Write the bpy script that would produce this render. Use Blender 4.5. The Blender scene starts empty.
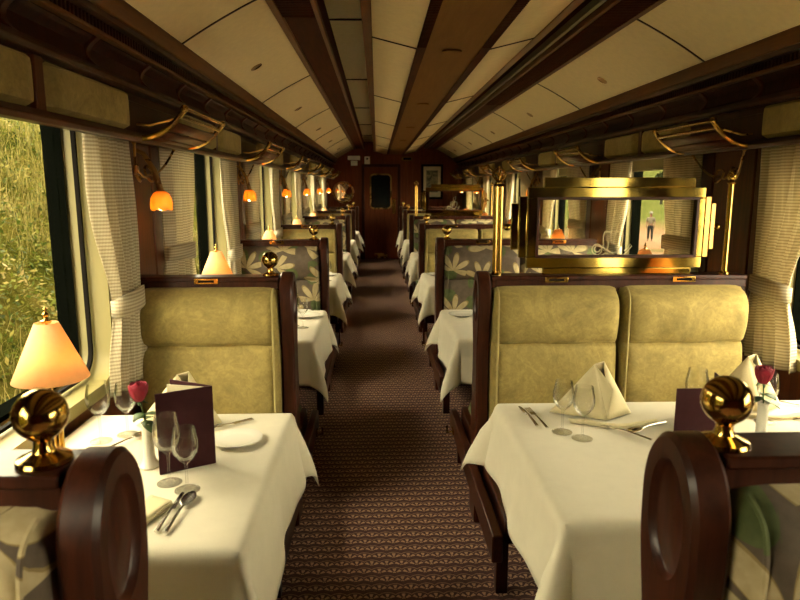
import bpy, bmesh, math, random
from mathutils import Vector, Matrix
random.seed(7)
C = bpy.context.scene.collection
PI = math.pi
sin, cos = math.sin, math.cos
H = 1.54            # eye height above the carpet
YN, YE = -2.3, 14.15  # car interior, back and front ends
CX = 0.39           # centre line of the car
XL, XR = -1.07, 1.85  # inner faces of the two side walls

# ------------------------------------------------------------------ materials
def mat(name):
    m = bpy.data.materials.new(name); m.use_nodes = True
    nt = m.node_tree; nt.nodes.clear()
    out = nt.nodes.new('ShaderNodeOutputMaterial')
    return m, nt, out
class N:
    """small node helper"""
    def __init__(s, nt): s.nt = nt
    def new(s, t, **kw):
        n = s.nt.nodes.new(t)
        for k, v in kw.items(): setattr(n, k, v)
        return n
    def link(s, a, b): s.nt.links.new(a, b)
    def val(s, sock, v):
        if hasattr(v, 'is_linked') or isinstance(v, bpy.types.NodeSocket): s.link(v, sock)
        else: sock.default_value = v
    def math(s, op, a, b=0.0, c=0.0):
        n = s.new('ShaderNodeMath', operation=op)
        s.val(n.inputs[0], a); s.val(n.inputs[1], b); s.val(n.inputs[2], c)
        return n.outputs[0]
    def mix(s, f, a, b):
        n = s.new('ShaderNodeMix', data_type='RGBA')
        s.val(n.inputs[0], f); s.val(n.inputs[6], a); s.val(n.inputs[7], b)
        return n.outputs[2]
    def coord(s, which='Object'): return s.new('ShaderNodeTexCoord').outputs[which]
    def mapping(s, v, sc=(1, 1, 1), rot=(0, 0, 0)):
        n = s.new('ShaderNodeMapping'); s.link(v, n.inputs[0])
        n.inputs['Scale'].default_value = sc; n.inputs['Rotation'].default_value = rot
        return n.outputs[0]
    def noise(s, v, scale, detail=3, rough=.55, dist=0):
        n = s.new('ShaderNodeTexNoise'); s.link(v, n.inputs['Vector'])
        n.inputs['Scale'].default_value = scale; n.inputs['Detail'].default_value = detail
        n.inputs['Roughness'].default_value = rough; n.inputs['Distortion'].default_value = dist
        return n.outputs['Fac']
    def ramp(s, f, stops):
        n = s.new('ShaderNodeValToRGB'); s.link(f, n.inputs[0])
        e = n.color_ramp.elements
        e[0].position, e[0].color = stops[0][0], (*stops[0][1], 1)
        e[1].position, e[1].color = stops[-1][0], (*stops[-1][1], 1)
        for p, c in stops[1:-1]:
            x = e.new(p); x.color = (*c, 1)
        return n.outputs[0]
    def bump(s, h, strength=.3, dist=.01):
        n = s.new('ShaderNodeBump'); s.link(h, n.inputs['Height'])
        n.inputs['Strength'].default_value = strength; n.inputs['Distance'].default_value = dist
        return n.outputs[0]
    def pbsdf(s, out, col, rough=.5, metal=0, normal=None, **kw):
        p = s.new('ShaderNodeBsdfPrincipled')
        s.val(p.inputs['Base Color'], col if not isinstance(col, tuple) else (*col, 1))
        s.val(p.inputs['Roughness'], rough); p.inputs['Metallic'].default_value = metal
        if normal is not None: s.link(normal, p.inputs['Normal'])
        for k, v in kw.items(): s.val(p.inputs[k.replace('_', ' ')], v)
        if out is not None: s.link(p.outputs[0], out.inputs[0])
        return p

def m_wood(name, dark, light, axis='z', rough=.36, coat=.10, spec=.18):
    m, nt, out = mat(name); n = N(nt)
    sc = {'z': (14, 14, 1.1), 'y': (14, 1.1, 14), 'x': (1.1, 14, 14)}[axis]
    v = n.mapping(n.coord(), sc)
    f = n.noise(v, 2.2, 5, .6, .8)
    f2 = n.noise(v, 9, 3, .6, .3)
    g = n.math('ADD', n.math('MULTIPLY', f, .75), n.math('MULTIPLY', f2, .25))
    col = n.ramp(g, [(.3, dark), (.52, tuple((a + b) / 2 for a, b in zip(dark, light))), (.72, light)])
    n.pbsdf(out, col, rough, 0, n.bump(g, .08, .004), Coat_Weight=coat, Coat_Roughness=.16, Specular_IOR_Level=spec)
    return m
def m_plain(name, col, rough=.6, metal=0, var=.12, scale=6, bump=.05, **kw):
    m, nt, out = mat(name); n = N(nt)
    f = n.noise(n.coord(), scale, 4)
    c = n.ramp(f, [(.3, tuple(x * (1 - var) for x in col)), (.7, tuple(min(1, x * (1 + var)) for x in col))])
    n.pbsdf(out, c, rough, metal, n.bump(n.noise(n.coord(), scale * 12, 2), bump, .004), **kw)
    return m
def m_brass(name, col=(.56, .36, .095), rough=.11):
    m, nt, out = mat(name); n = N(nt)
    f = n.noise(n.coord(), 9, 3)
    c = n.ramp(f, [(.3, tuple(x * .8 for x in col)), (.7, col)])
    n.pbsdf(out, c, n.math('MULTIPLY_ADD', f, .16, rough - .06), 1.0)
    return m
def m_velvet(name, col):
    m, nt, out = mat(name); n = N(nt)
    f = n.noise(n.coord(), 5, 6, .7, 1.6); f2 = n.noise(n.coord(), 42, 3, .7, .8)
    g = n.math('ADD', n.math('MULTIPLY', f, .65), n.math('MULTIPLY', f2, .35))
    c = n.ramp(g, [(.34, tuple(x * .66 for x in col)), (.5, col), (.66, tuple(x * 1.42 for x in col))])
    n.pbsdf(out, c, .85, 0, n.bump(g, .25, .01), Sheen_Weight=.35, Sheen_Roughness=.4, Sheen_Tint=(.9, .75, .35, 1))
    return m
def m_floral(name):
    m, nt, out = mat(name); n = N(nt)
    sep = n.new('ShaderNodeSeparateXYZ'); n.link(n.coord(), sep.inputs[0])
    def flower(scale, off, petals, R, upto, spread):
        comb = n.new('ShaderNodeCombineXYZ')
        n.link(n.math('MULTIPLY_ADD', sep.outputs[0], scale, off + .48), comb.inputs[0])
        n.link(n.math('MULTIPLY_ADD', sep.outputs[2], scale, off * .7), comb.inputs[1])
        vo = n.new('ShaderNodeTexVoronoi', voronoi_dimensions='2D', feature='F1')
        vo.inputs['Scale'].default_value = 1; vo.inputs['Randomness'].default_value = .55
        n.link(comb.outputs[0], vo.inputs['Vector'])
        d = n.new('ShaderNodeVectorMath', operation='SUBTRACT')
        n.link(comb.outputs[0], d.inputs[0]); n.link(vo.outputs['Position'], d.inputs[1])
        s2 = n.new('ShaderNodeSeparateXYZ'); n.link(d.outputs[0], s2.inputs[0])
        s3 = n.new('ShaderNodeSeparateColor'); n.link(vo.outputs['Color'], s3.inputs[0])
        ang = n.math('ARCTAN2', s2.outputs[0], n.math('ADD', s2.outputs[1], .18))
        ang = n.math('ADD', ang, n.math('MULTIPLY_ADD', s3.outputs[0], spread, -spread / 2))
        rr = n.new('ShaderNodeVectorMath', operation='LENGTH')
        cb = n.new('ShaderNodeCombineXYZ'); n.link(s2.outputs[0], cb.inputs[0]); n.link(n.math('ADD', s2.outputs[1], .18), cb.inputs[1])
        n.link(cb.outputs[0], rr.inputs[0])
        pet = n.math('POWER', n.math('ABSOLUTE', n.math('COSINE', n.math('MULTIPLY', ang, petals))), .75)
        fade = n.math('LESS_THAN', n.math('ABSOLUTE', ang), upto)
        rad = n.math('MULTIPLY', n.math('MULTIPLY', pet, R), fade)
        inside = n.math('SUBTRACT', rad, rr.outputs['Value'])
        return n.math('GREATER_THAN', inside, 0), n.math('GREATER_THAN', inside, .05)
    lf, lf2 = flower(5.6, 3.3, 1.0, .5, 1.7, 5)
    fl, fl2 = flower(4.4, 0.2, 4.0, .60, 1.95, 1.6)
    t = n.noise(n.coord(), 30, 3)
    base = n.ramp(t, [(.3, (.070, .050, .033)), (.7, (.105, .078, .053))])
    c = n.mix(lf, base, n.ramp(t, [(.3, (.055, .075, .018)), (.7, (.09, .115, .036))]))
    c = n.mix(fl, c, (.24, .175, .065, 1))
    c = n.mix(fl2, c, n.ramp(t, [(.3, (.34, .27, .13)), (.7, (.46, .375, .215))]))
    n.pbsdf(out, c, .8, 0, n.bump(n.noise(n.coord(), 300, 2), .12, .003))
    return m
def m_carpet(name):
    m, nt, out = mat(name); n = N(nt)
    sep = n.new('ShaderNodeSeparateXYZ'); n.link(n.coord(), sep.inputs[0])
    W, R = .062, .056
    v = n.math('DIVIDE', sep.outputs[1], R)
    row = n.math('FLOOR', v)
    u = n.math('ADD', n.math('DIVIDE', sep.outputs[0], W), n.math('MULTIPLY', n.math('FLOORED_MODULO', row, 2), .5))
    fu = n.math('MULTIPLY', n.math('SUBTRACT', n.math('FRACT', u), .5), W)
    fv = n.math('MULTIPLY', n.math('FRACT', v), R)
    r = n.math('SQRT', n.math('ADD', n.math('POWER', fu, 2), n.math('POWER', fv, 2)))
    a = n.math('ARCTAN2', fu, n.math('ADD', fv, .002))
    ray = n.math('POWER', n.math('ABSOLUTE', n.math('COSINE', n.math('MULTIPLY', a, 3.5))), 2.0)
    def band(lo, hi): return n.math('MULTIPLY', n.math('GREATER_THAN', r, lo), n.math('LESS_THAN', r, hi))
    fan = n.math('MULTIPLY', n.math('GREATER_THAN', ray, .42), band(.011, .031))
    ring = n.math('MULTIPLY', band(.037, .042), .5)
    dot = n.math('MULTIPLY', band(.002, .007), 1)
    mk = n.math('MINIMUM', n.math('ADD', n.math('ADD', fan, ring), dot), 1.0)
    t = n.noise(n.coord(), 90, 3)
    base = n.ramp(t, [(.3, (.060, .025, .024)), (.7, (.115, .050, .045))])
    c = n.mix(n.math('MULTIPLY', mk, .95), base, n.ramp(t, [(.3, (.42, .24, .145)), (.7, (.66, .43, .27))]))
    n.pbsdf(out, c, .95, 0, n.bump(n.noise(n.coord(), 400, 2), .4, .004))
    return m
def m_curtain(name, col, dark):
    m, nt, out = mat(name); n = N(nt)
    sep = n.new('ShaderNodeSeparateXYZ'); n.link(n.coord(), sep.inputs[0])
    w = n.math('SINE', n.math('MULTIPLY', sep.outputs[2], 2 * PI / .0135))
    w2 = n.math('SINE', n.math('MULTIPLY', n.math('ADD', sep.outputs[1], sep.outputs[0]), 2 * PI / .014))
    f = n.math('MULTIPLY_ADD', n.math('ADD', w, n.math('MULTIPLY', w2, .35)), .37, .5)
    c = n.ramp(f, [(.25, dark), (.75, col)])
    p = n.pbsdf(None, c, .9, 0, n.bump(f, .35, .004), Sheen_Weight=.2)
    tr = n.new('ShaderNodeBsdfTranslucent'); n.link(c, tr.inputs[0])
    mx = n.new('ShaderNodeMixShader'); mx.inputs[0].default_value = .42
    n.link(p.outputs[0], mx.inputs[1]); n.link(tr.outputs[0], mx.inputs[2]); n.link(mx.outputs[0], out.inputs[0])
    return m
def m_translucent(name, col, fac=.5, rough=.8, emit=0):
    m, nt, out = mat(name); n = N(nt)
    c = n.ramp(n.noise(n.coord(), 60, 2), [(.3, tuple(x * .95 for x in col)), (.7, col)])
    p = n.pbsdf(None, c, rough)
    tr = n.new('ShaderNodeBsdfTranslucent'); n.link(c, tr.inputs[0])
    mx = n.new('ShaderNodeMixShader'); mx.inputs[0].default_value = fac
    n.link(p.outputs[0], mx.inputs[1]); n.link(tr.outputs[0], mx.inputs[2]); n.link(mx.outputs[0], out.inputs[0])
    return m
def m_emit(name, col, s):
    m, nt, out = mat(name); n = N(nt)
    e = n.new('ShaderNodeEmission'); e.inputs[0].default_value = (*col, 1); e.inputs[1].default_value = s
    n.link(e.outputs[0], out.inputs[0]); return m
def m_pane(name, tint=(.98, .985, .96), refl=.10, blend=.07):
    m, nt, out = mat(name); n = N(nt)
    t = n.new('ShaderNodeBsdfTransparent'); t.inputs[0].default_value = (*tint, 1)
    g = n.new('ShaderNodeBsdfGlossy'); g.inputs['Roughness'].default_value = .02
    lw = n.new('ShaderNodeLayerWeight'); lw.inputs[0].default_value = blend
    f = n.math('MULTIPLY', lw.outputs['Fresnel'], refl)
    mx = n.new('ShaderNodeMixShader'); n.link(f, mx.inputs[0])
    n.link(t.outputs[0], mx.inputs[1]); n.link(g.outputs[0], mx.inputs[2]); n.link(mx.outputs[0], out.inputs[0])
    return m
def m_thin_glass(name):
    m, nt, out = mat(name); n = N(nt)
    lw = n.new('ShaderNodeLayerWeight'); lw.inputs[0].default_value = .32
    t = n.new('ShaderNodeBsdfTransparent'); n.link(n.ramp(lw.outputs['Facing'], [(.0, (.975, .975, .965)), (.55, (.93, .93, .91)), (1, (.42, .41, .36))]), t.inputs[0])
    g = n.new('ShaderNodeBsdfGlossy'); g.inputs['Roughness'].default_value = .015
    mx = n.new('ShaderNodeMixShader'); n.link(n.math('MULTIPLY_ADD', lw.outputs['Fresnel'], .38, .012), mx.inputs[0])
    lw2 = n.new('ShaderNodeLayerWeight'); lw2.inputs[0].default_value = .2
    n.nt.links.remove(mx.inputs[0].links[0]); n.link(n.math('MULTIPLY_ADD', lw2.outputs['Fresnel'], .5, .015), mx.inputs[0])
    n.link(t.outputs[0], mx.inputs[1]); n.link(g.outputs[0], mx.inputs[2]); n.link(mx.outputs[0], out.inputs[0])
    return m
def m_glass(name):
    m, nt, out = mat(name); n = N(nt)
    n.pbsdf(out, (.98, .98, .96), .0, 0, None, Transmission_Weight=1.0, IOR=1.47); return m

M = {}
M['wood'] = m_wood('mahogany', (.016, .0040, .0022), (.062, .0155, .0065))
M['wood_y'] = m_wood('mahogany_along', (.018, .0045, .0024), (.066, .0175, .007), 'y')
M['wood_beam'] = m_wood('beam_wood', (.030, .0065, .003), (.080, .019, .007), 'y', .55, .0, .03)
M['wood_mid'] = m_wood('mahogany_panel', (.040, .0105, .0038), (.12, .034, .012), 'z', .35)
M['wood_light'] = m_wood('ceiling_trim_wood', (.080, .030, .009), (.17, .070, .022), 'y', .4, .03, .12)
M['wood_end'] = m_wood('end_wall_wood', (.09, .024, .010), (.22, .064, .024), 'z', .4, .05, .1)
M['brown_panel'] = m_wood('ceiling_brown_panel', (.17, .085, .026), (.215, .112, .036), 'y', .6, .0, .04)
M['cream'] = m_plain('ceiling_cream', (.80, .68, .43), .85, 0, .04, 30)
M['cream_paint'] = m_plain('window_cream_paint', (.24, .205, .075), .5, 0, .05, 5)
M['frame_dark'] = m_plain('window_frame_dark_green', (.0018, .0022, .0015), .8, Specular_IOR_Level=0)
M['brass'] = m_brass('polished_brass')
M['brass_mirror'] = m_brass('mirror_polished_brass', (.38, .265, .06), .07)
M['brass_dark'] = m_brass('antique_brass', (.42, .24, .075), .26)
M['velvet'] = m_velvet('olive_velvet', (.265, .203, .060))
M['piping'] = m_plain('olive_piping', (.36, .29, .11), .8)
M['pad'] = m_velvet('valance_velvet', (.265, .205, .068))
M['floral'] = m_floral('floral_fabric')
M['carpet'] = m_carpet('scallop_carpet')
M['curtain'] = m_curtain('ribbed_curtain', (.72, .65, .47), (.46, .395, .265))
M['cloth'] = m_plain('table_linen', (.57, .53, .40), .75, 0, .03, 20, .06, Sheen_Weight=.15)
M['napkin'] = m_plain('napkin_linen', (.58, .51, .30), .75, 0, .03, 20, .06)
M['china'] = m_plain('china', (.66, .64, .56), .15, 0, .02, 8, .0)
M['steel'] = m_plain('cutlery_steel', (.62, .60, .55), .18, 1.0, .05, 8, .0)
M['menu'] = m_plain('menu_cover', (.040, .009, .013), .6, 0, .1, 40, .15, Specular_IOR_Level=.15)
M['paper'] = m_plain('menu_paper', (.72, .66, .45), .8)
M['rose'] = m_plain('rose_petal', (.24, .0008, .020), .7, 0, .35, 30, .1)
M['leaf'] = m_plain('rose_leaf', (.05, .10, .03), .5, 0, .3, 30, .1)
M['glass'] = m_thin_glass('wine_glass'); M['pane'] = m_pane('window_glass')
M['shade'] = m_translucent('lamp_shade', (.92, .62, .33), .5)
M['tulip'] = m_translucent('amber_tulip_glass', (.85, .50, .14), .5, .25)
M['bulb'] = m_emit('bulb_glow', (1, .62, .22), 12)
M['black'] = m_plain('dark_slot', (.006, .005, .004), .8, Specular_IOR_Level=.05)
M['white'] = m_plain('white_plastic', (.75, .72, .6), .5)
M['etch'] = m_plain('etched_line', (.42, .36, .22), .9)
M['mirror'] = m_plain('mirror_glass', (.85, .8, .7), .03, 1.0, .02, 3, 0)
M['olive_metal'] = m_plain('recess_metal', (.12, .10, .045), .45)

# ------------------------------------------------------------------ mesh builder
class MB:
    def __init__(s): s.v = []; s.f = []; s.m = []
    def quad_box(s, x0, x1, y0, y1, z0, z1):
        b = len(s.v)
        s.v += [(x0, y0, z0), (x1, y0, z0), (x1, y1, z0), (x0, y1, z0), (x0, y0, z1), (x1, y0, z1), (x1, y1, z1), (x0, y1, z1)]
        for f in ((3, 2, 1, 0), (4, 5, 6, 7), (0, 1, 5, 4), (1, 2, 6, 5), (2, 3, 7, 6), (3, 0, 4, 7)): s.f.append(tuple(b + i for i in f))
        return s
    box = quad_box
    def obox(s, c, size, rot):
        """box with a 3x3 rotation"""
        b = len(s.v); t = MB().box(-size[0] / 2, size[0] / 2, -size[1] / 2, size[1] / 2, -size[2] / 2, size[2] / 2)
        for p in t.v: s.v.append(tuple(Vector(c) + rot @ Vector(p)))
        s.f += [tuple(b + i for i in f) for f in t.f]; return s
    def grid(s, pts):
        """pts[i][j]"""
        b = len(s.v); n, k = len(pts), len(pts[0])
        for r in pts: s.v += [tuple(p) for p in r]
        for i in range(n - 1):
            for j in range(k - 1):
                s.f.append((b + i * k + j, b + i * k + j + 1, b + (i + 1) * k + j + 1, b + (i + 1) * k + j))
        return s
    def lathe(s, prof, c=(0, 0, 0), n=20, axis='z', mod=None):
        b = len(s.v)
        for r, h in prof:
            for i in range(n):
                a = 2 * PI * i / n
                rr = r * (mod(a, h) if mod else 1)
                p = (rr * cos(a), rr * sin(a), h)
                if axis == 'y': p = (p[0], p[2], p[1])
                if axis == 'x': p = (p[2], p[0], p[1])
                s.v.append((c[0] + p[0], c[1] + p[1], c[2] + p[2]))
        k = len(prof)
        for j in range(k - 1):
            for i in range(n):
                i2 = (i + 1) % n
                s.f.append((b + j * n + i, b + j * n + i2, b + (j + 1) * n + i2, b + (j + 1) * n + i))
        if prof[0][0] > 1e-5: s.f.append(tuple(b + i for i in range(n))[::-1])
        if prof[-1][0] > 1e-5: s.f.append(tuple(b + (k - 1) * n + i for i in range(n)))
        return s
    def shell(s, prof, c=(0, 0, 0), n=20, mod=None):
        """lathe without end caps"""
        t = MB().lathe(prof, c, n, 'z', mod); b = len(s.v)
        s.v += t.v; s.f += [tuple(b + i for i in f) for f in t.f if len(f) == 4]; return s
    def ball(s, c, r, n=16, k=10, sz=1):
        prof = [(r * sin(PI * i / k), -r * sz * cos(PI * i / k)) for i in range(k + 1)]
        prof[0] = (1e-6, -r * sz); prof[-1] = (1e-6, r * sz)
        return s.lathe(prof, c, n)
    def tube(s, path, r, n=8, closed=False, flat=1):
        path = [Vector(p) for p in path]; b = len(s.v); K = len(path)
        rs = r if isinstance(r, (list, tuple)) else [r] * K
        up = None
        for i, p in enumerate(path):
            if closed: t = (path[(i + 1) % K] - path[i - 1])
            else: t = path[min(i + 1, K - 1)] - path[max(i - 1, 0)]
            t.normalize()
            if up is None:
                up = Vector((0, 0, 1)) if abs(t.z) < .9 else Vector((1, 0, 0))
            x = t.cross(up); 
            if x.length < 1e-4: x = t.cross(Vector((0, 1, 0)))
            x.normalize(); y = x.cross(t); up = y
            for j in range(n):
                a = 2 * PI * j / n
                s.v.append(tuple(p + x * (rs[i] * cos(a)) + y * (rs[i] * flat * sin(a))))
        for i in range(K if closed else K - 1):
            i2 = (i + 1) % K
            for j in range(n):
                j2 = (j + 1) % n
                s.f.append((b + i * n + j, b + i * n + j2, b + i2 * n + j2, b + i2 * n + j))
        if not closed:
            s.f.append(tuple(b + j for j in range(n))[::-1]); s.f.append(tuple(b + (K - 1) * n + j for j in range(n)))
        return s
    def prism(s, poly, lo, hi, axis='y'):
        """closed polygon extruded along an axis; poly in the other two coordinates in order"""
        b = len(s.v); k = len(poly)
        for e in (lo, hi):
            for a, c in poly:
                s.v.append({'x': (e, a, c), 'y': (a, e, c), 'z': (a, c, e)}[axis])
        s.f.append(tuple(b + i for i in range(k))); s.f.append(tuple(b + k + i for i in range(k))[::-1])
        for i in range(k):
            j = (i + 1) % k
            s.f.append((b + i, b + k + i, b + k + j, b + j))
        return s
    def add(s, o):
        b = len(s.v); s.v += o.v; s.f += [tuple(b + i for i in f) for f in o.f]; return s
    def xform(s, mtx):
        s.v = [tuple(mtx @ Vector(p)) for p in s.v]; return s
    def build(s, name, m, parent=None, bevel=0, smooth=True, solid=0, subsurf=0, seg=2):
        me = bpy.data.meshes.new(name); me.from_pydata(s.v, [], s.f); me.materials.append(m)
        bm = bmesh.new(); bm.from_mesh(me); bmesh.ops.recalc_face_normals(bm, faces=bm.faces); bm.to_mesh(me); bm.free()
        if smooth:
            me.polygons.foreach_set('use_smooth', [True] * len(me.polygons))
            me.set_sharp_from_angle(angle=math.radians(38))
        o = bpy.data.objects.new(name, me); C.objects.link(o)
        if parent: o.parent = parent
        if solid:
            q = o.modifiers.new('solid', 'SOLIDIFY'); q.thickness = solid; q.offset = 0
        if bevel:
            q = o.modifiers.new('bevel', 'BEVEL'); q.width = bevel; q.segments = seg; q.limit_method = 'ANGLE'; q.angle_limit = math.radians(40)
        if subsurf:
            q = o.modifiers.new('sub', 'SUBSURF'); q.levels = subsurf; q.render_levels = subsurf
        return o
def tag(o, label=None, cat=None, group=None, kind=None):
    if label: o['label'] = label
    if cat: o['category'] = cat
    if group: o['group'] = group
    if kind: o['kind'] = kind
    return o
def thing(name, label, cat, loc=(0, 0, 0), rz=0, group=None):
    o = bpy.data.objects.new(name, None); C.objects.link(o); o.empty_display_size = .05
    o.location = loc; o.rotation_euler = (0, 0, rz); return tag(o, label, cat, group)
def struct(o): o['kind'] = 'structure'; return o
def copy_tree(o, parent=None):
    c = o.copy(); C.objects.link(c); c.parent = parent
    for ch in list(o.children): copy_tree(ch, c)
    return c
def dup(root, loc, rz, label, group=None):
    c = copy_tree(root); c.location = loc; c.rotation_euler = (0, 0, rz); c['label'] = label
    if group: c['group'] = group
    return c
ORD = ['nearest', 'second', 'third', 'fourth', 'fifth', 'sixth', 'seventh', 'eighth']
def lerp(a, b, t): return a + (b - a) * t
def mx(x, side): return x if side < 0 else 2 * CX - x    # mirror about the car's centre line

# ------------------------------------------------------------------ the setting
UY = [.89, 2.88, 4.90, 6.93, 9.0, 11.1, 13.15]              # bench pairs
TL = [(1.39, 2.28), (3.44, 4.30), (5.40, 6.22), (7.45, 8.25), (9.5, 10.3), (11.6, 12.4)]
TR = [(1.49, 2.36), (3.44, 4.30), (5.40, 6.22), (7.45, 8.25), (9.5, 10.3), (11.6, 12.4)]
WL = [-.10 + 2.02 * k for k in range(0, 8)]                 # window centres, left (the first behind the camera)
WL = [w for w in WL if w < YE - .5]
WR = [.32 + 2.02 * k for k in range(0, 7)]
WHALF, WZ0, WZ1 = .62, .80, 1.86

struct(MB().box(-1.5, 2.3, YN, YE + .3, -.1, 0).build('floor', M['carpet']))
def side_wall(name, side, wins):
    b = MB(); xi = XL if side < 0 else XR; xo = xi + side * .16
    x0, x1 = min(xi, xo), max(xi, xo)
    b.box(x0, x1, YN, YE, 0, WZ0); b.box(x0, x1, YN, YE, WZ1, 2.62)
    prev = YN
    for w in wins:
        b.box(x0, x1, prev, w - WHALF, WZ0, WZ1); prev = w + WHALF
    b.box(x0, x1, prev, YE, WZ0, WZ1)
    return struct(b.build(name, M['wood_mid'], smooth=False))
side_wall('wall_left', -1, WL); side_wall('wall_right', 1, WR)
for side, wins, nm in ((-1, WL, 'left'), (1, WR, 'right')):
    xi = XL if side < 0 else XR
    b = MB(); x = xi - side * .012
    b.box(min(x, xi), max(x, xi), YN, YE, .02, .16)
    struct(b.build('baseboard_' + nm, M['wood_y'], bevel=.004))
# piers: raised panels with vertical mouldings
pn = 1
for side, wins in ((-1, WL), (1, WR)):
    xi = XL if side < 0 else XR
    for w in wins:
        y0, y1 = w + WHALF + .06, w + 2.02 - WHALF - .06
        if y1 > YE: continue
        b = MB(); a, c = sorted((xi - side * .0, xi - side * .016))
        m0 = lerp(y0, y1, .20); m1 = lerp(y0, y1, .80)
        b.box(a, c, y0, m0 - .008, .9, 1.73); b.box(a, c, m0 + .008, m1 - .008, .9, 1.73); b.box(a, c, m1 + .008, y1, .9, 1.73)
        struct(b.build('trim_%d' % pn, M['wood_mid'], bevel=.005)); pn += 1

# windows
def rrect(y0, y1, z0, z1, r, n=6):
    P = []
    for (cy, cz, a0) in ((y1 - r, z0 + r, -PI / 2), (y1 - r, z1 - r, 0), (y0 + r, z1 - r, PI / 2), (y0 + r, z0 + r, PI)):
        for i in range(n + 1):
            a = a0 + PI / 2 * i / n; P.append((cy + r * cos(a), cz + r * sin(a)))
    return P
def ring(b, loops):
    """loops: list of (x, [(y,z)...]) joined by quads"""
    base = len(b.v); k = len(loops[0][1])
    for x, L in loops: b.v += [(x, y, z) for y, z in L]
    for i in range(len(loops) - 1):
        for j in range(k):
            j2 = (j + 1) % k
            b.f.append((base + i * k + j, base + i * k + j2, base + (i + 1) * k + j2, base + (i + 1) * k + j))
wn = 1
for side, wins in ((-1, WL), (1, WR)):
    xi = XL if side < 0 else XR
    for w in wins:
        def X(d): return xi + side * d
        b = MB()
        o1 = rrect(w - WHALF - .03, w + WHALF + .03, WZ0 - .05, WZ1 + .03, .13)
        i1 = rrect(w - WHALF, w + WHALF, WZ0, WZ1, .11)
        i2 = rrect(w - WHALF + .02, w + WHALF - .02, WZ0 + .02, WZ1 - .02, .10)
        ring(b, [(X(-.018), o1), (X(-.022), i1), (X(.115), i2)])
        ring(b, [(X(.02), o1), (X(-.018), o1)])
        root = struct(b.build('window_%d' % wn, M['cream_paint']))
        g = MB()
        f0 = rrect(w - WHALF + .02, w + WHALF - .02, WZ0 + .02, WZ1 - .02, .10)
        f1 = rrect(w - WHALF + .034, w + WHALF - .034, WZ0 + .04, WZ1 - .036, .075)
        ring(g, [(X(.166), f0), (X(.10), f0), (X(.095), f1), (X(.166), f1)])
        g.build('window_frame', M['frame_dark'], root)
        g = MB(); q0 = rrect(w - WHALF + .022, w + WHALF - .022, WZ0 + .022, WZ1 - .022, .10); q1 = rrect(w - WHALF + .034, w + WHALF - .034, WZ0 + .034, WZ1 - .034, .09)
        ring(g, [(X(.06), q0), (X(.045), q0), (X(.045), q1), (X(.06), q1), (X(.06), q0)])
        g.build('gasket', M['black'], root)
        p = MB(); a, c = sorted((X(.118), X(.124))); p.prism(f1, a, c, 'x'); p.build('pane', M['pane'], root)
        if side > 0:
            a, c = sorted((X(.082), X(.086))); MB().box(a, c, w - WHALF + .03, w + WHALF - .03, 1.665, WZ1 - .03).tube([(X(.084), w - WHALF + .03, 1.665), (X(.084), w + WHALF - .03, 1.665)], .009, 8).build('roller_blind', M['cream_paint'], root)
        wn += 1

# ceiling: two arched side panels, two recesses, a low central raft
def archz(x): u = x - CX; return 2.554 - .2657 * u * u
LX0, LX1 = -.87, -.476
cb = MB()
for side in (-1, 1):
    cols = []
    for i in range(9):
        x = lerp(LX0, LX1 + .03, i / 8); cols.append((mx(x, side), archz(x)))
    cb.grid([[(x, y, z) for x, z in cols] for y in (YN, YE)])
    rc = [(mx(-.33, side), 2.36), (mx(-.33, side), 2.49), (mx(-.05, side), 2.50)]
    cb.grid([[(x, y, z) for x, z in rc] for y in (YN, YE)])
    cb.grid([[(mx(-.024, side), y, 2.292), (mx(.205, side), y, 2.236)] for y in (YN, YE)])
struct(cb.build('ceiling', M['cream'], solid=.006))
struct(MB().box(-1.4, 2.2, YN - .1, YE + .3, 2.6, 2.66).build('trim_%d' % pn, M['wood_y'])); pn += 1   # roof skin, unseen, added to keep sky light from leaking in
def trim(b, m, bevel=0, **k):
    global pn
    o = struct(b.build('trim_%d' % pn, m, bevel=bevel, **k)); pn += 1; return o
# raft centre: brown panel and its edge strips, raft cheeks
trim(MB().box(.25, .53, YN, YE, 2.232, 2.25), M['brown_panel'])
for side in (-1, 1):
    a, c = sorted((mx(-.065, side), mx(-.02, side)))
    b = MB().box(a, c, YN, YE, 2.284, 2.305)
    a, c = sorted((mx(-.062, side), mx(-.05, side)))
    b.box(a, c, YN, YE, 2.30, 2.55)
    trim(b, M['wood_light'], .004)
    # vent strip beside the brown panel: side bars and louvres, plain further on
    b = MB(); a, c = sorted((mx(.205, side), mx(.25, side)))
    b.box(a, c, 3.39, YE, 2.226, 2.238); b.box(a, c, YN, YE, 2.245, 2.26)
    trim(MB().box(a, c, YN, 3.385, 2.243, 2.2455), M['black'])  # black backing paints in the shade between the louvres
    y = YN
    while y < 3.38:
        b.box(a, c, y, y + .011, 2.226, 2.240); y += .024
    trim(b, M['wood_beam'])
    # the beam
    a, c = sorted((mx(-.476, side), mx(-.268, side)))
    b = MB().box(a, c, YN, YE, 2.352, 2.50); trim(b, M['wood_beam'])
    for q0, q1, zz in ((-.482, -.445, 2.338), (-.290, -.266, 2.342)):
        a, c = sorted((mx(q0, side), mx(q1, side)))
        trim(MB().box(a, c, YN, YE, zz, 2.372), M['wood_light'], .005)
    b = MB(); y = YN; a, c = sorted((mx(-.445, side), mx(-.29, side))); yend = 3.3 if side < 0 else 6.6
    trim(MB().box(a, c, YN, yend, 2.3505, 2.3525), M['black'])  # black sheet stands in for the dark gaps of the beam louvres
    while y < yend:
        b.box(a, c, y, y + .012, 2.338, 2.352); y += .027
    trim(b, M['wood_beam'])
    # a slim light trough in the recess
    a, c = sorted((mx(-.25, side), mx(-.225, side)))
    if side > 0: trim(MB().box(a, c, YN, YE, 2.36, 2.40), M['olive_metal'], .004)
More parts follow.
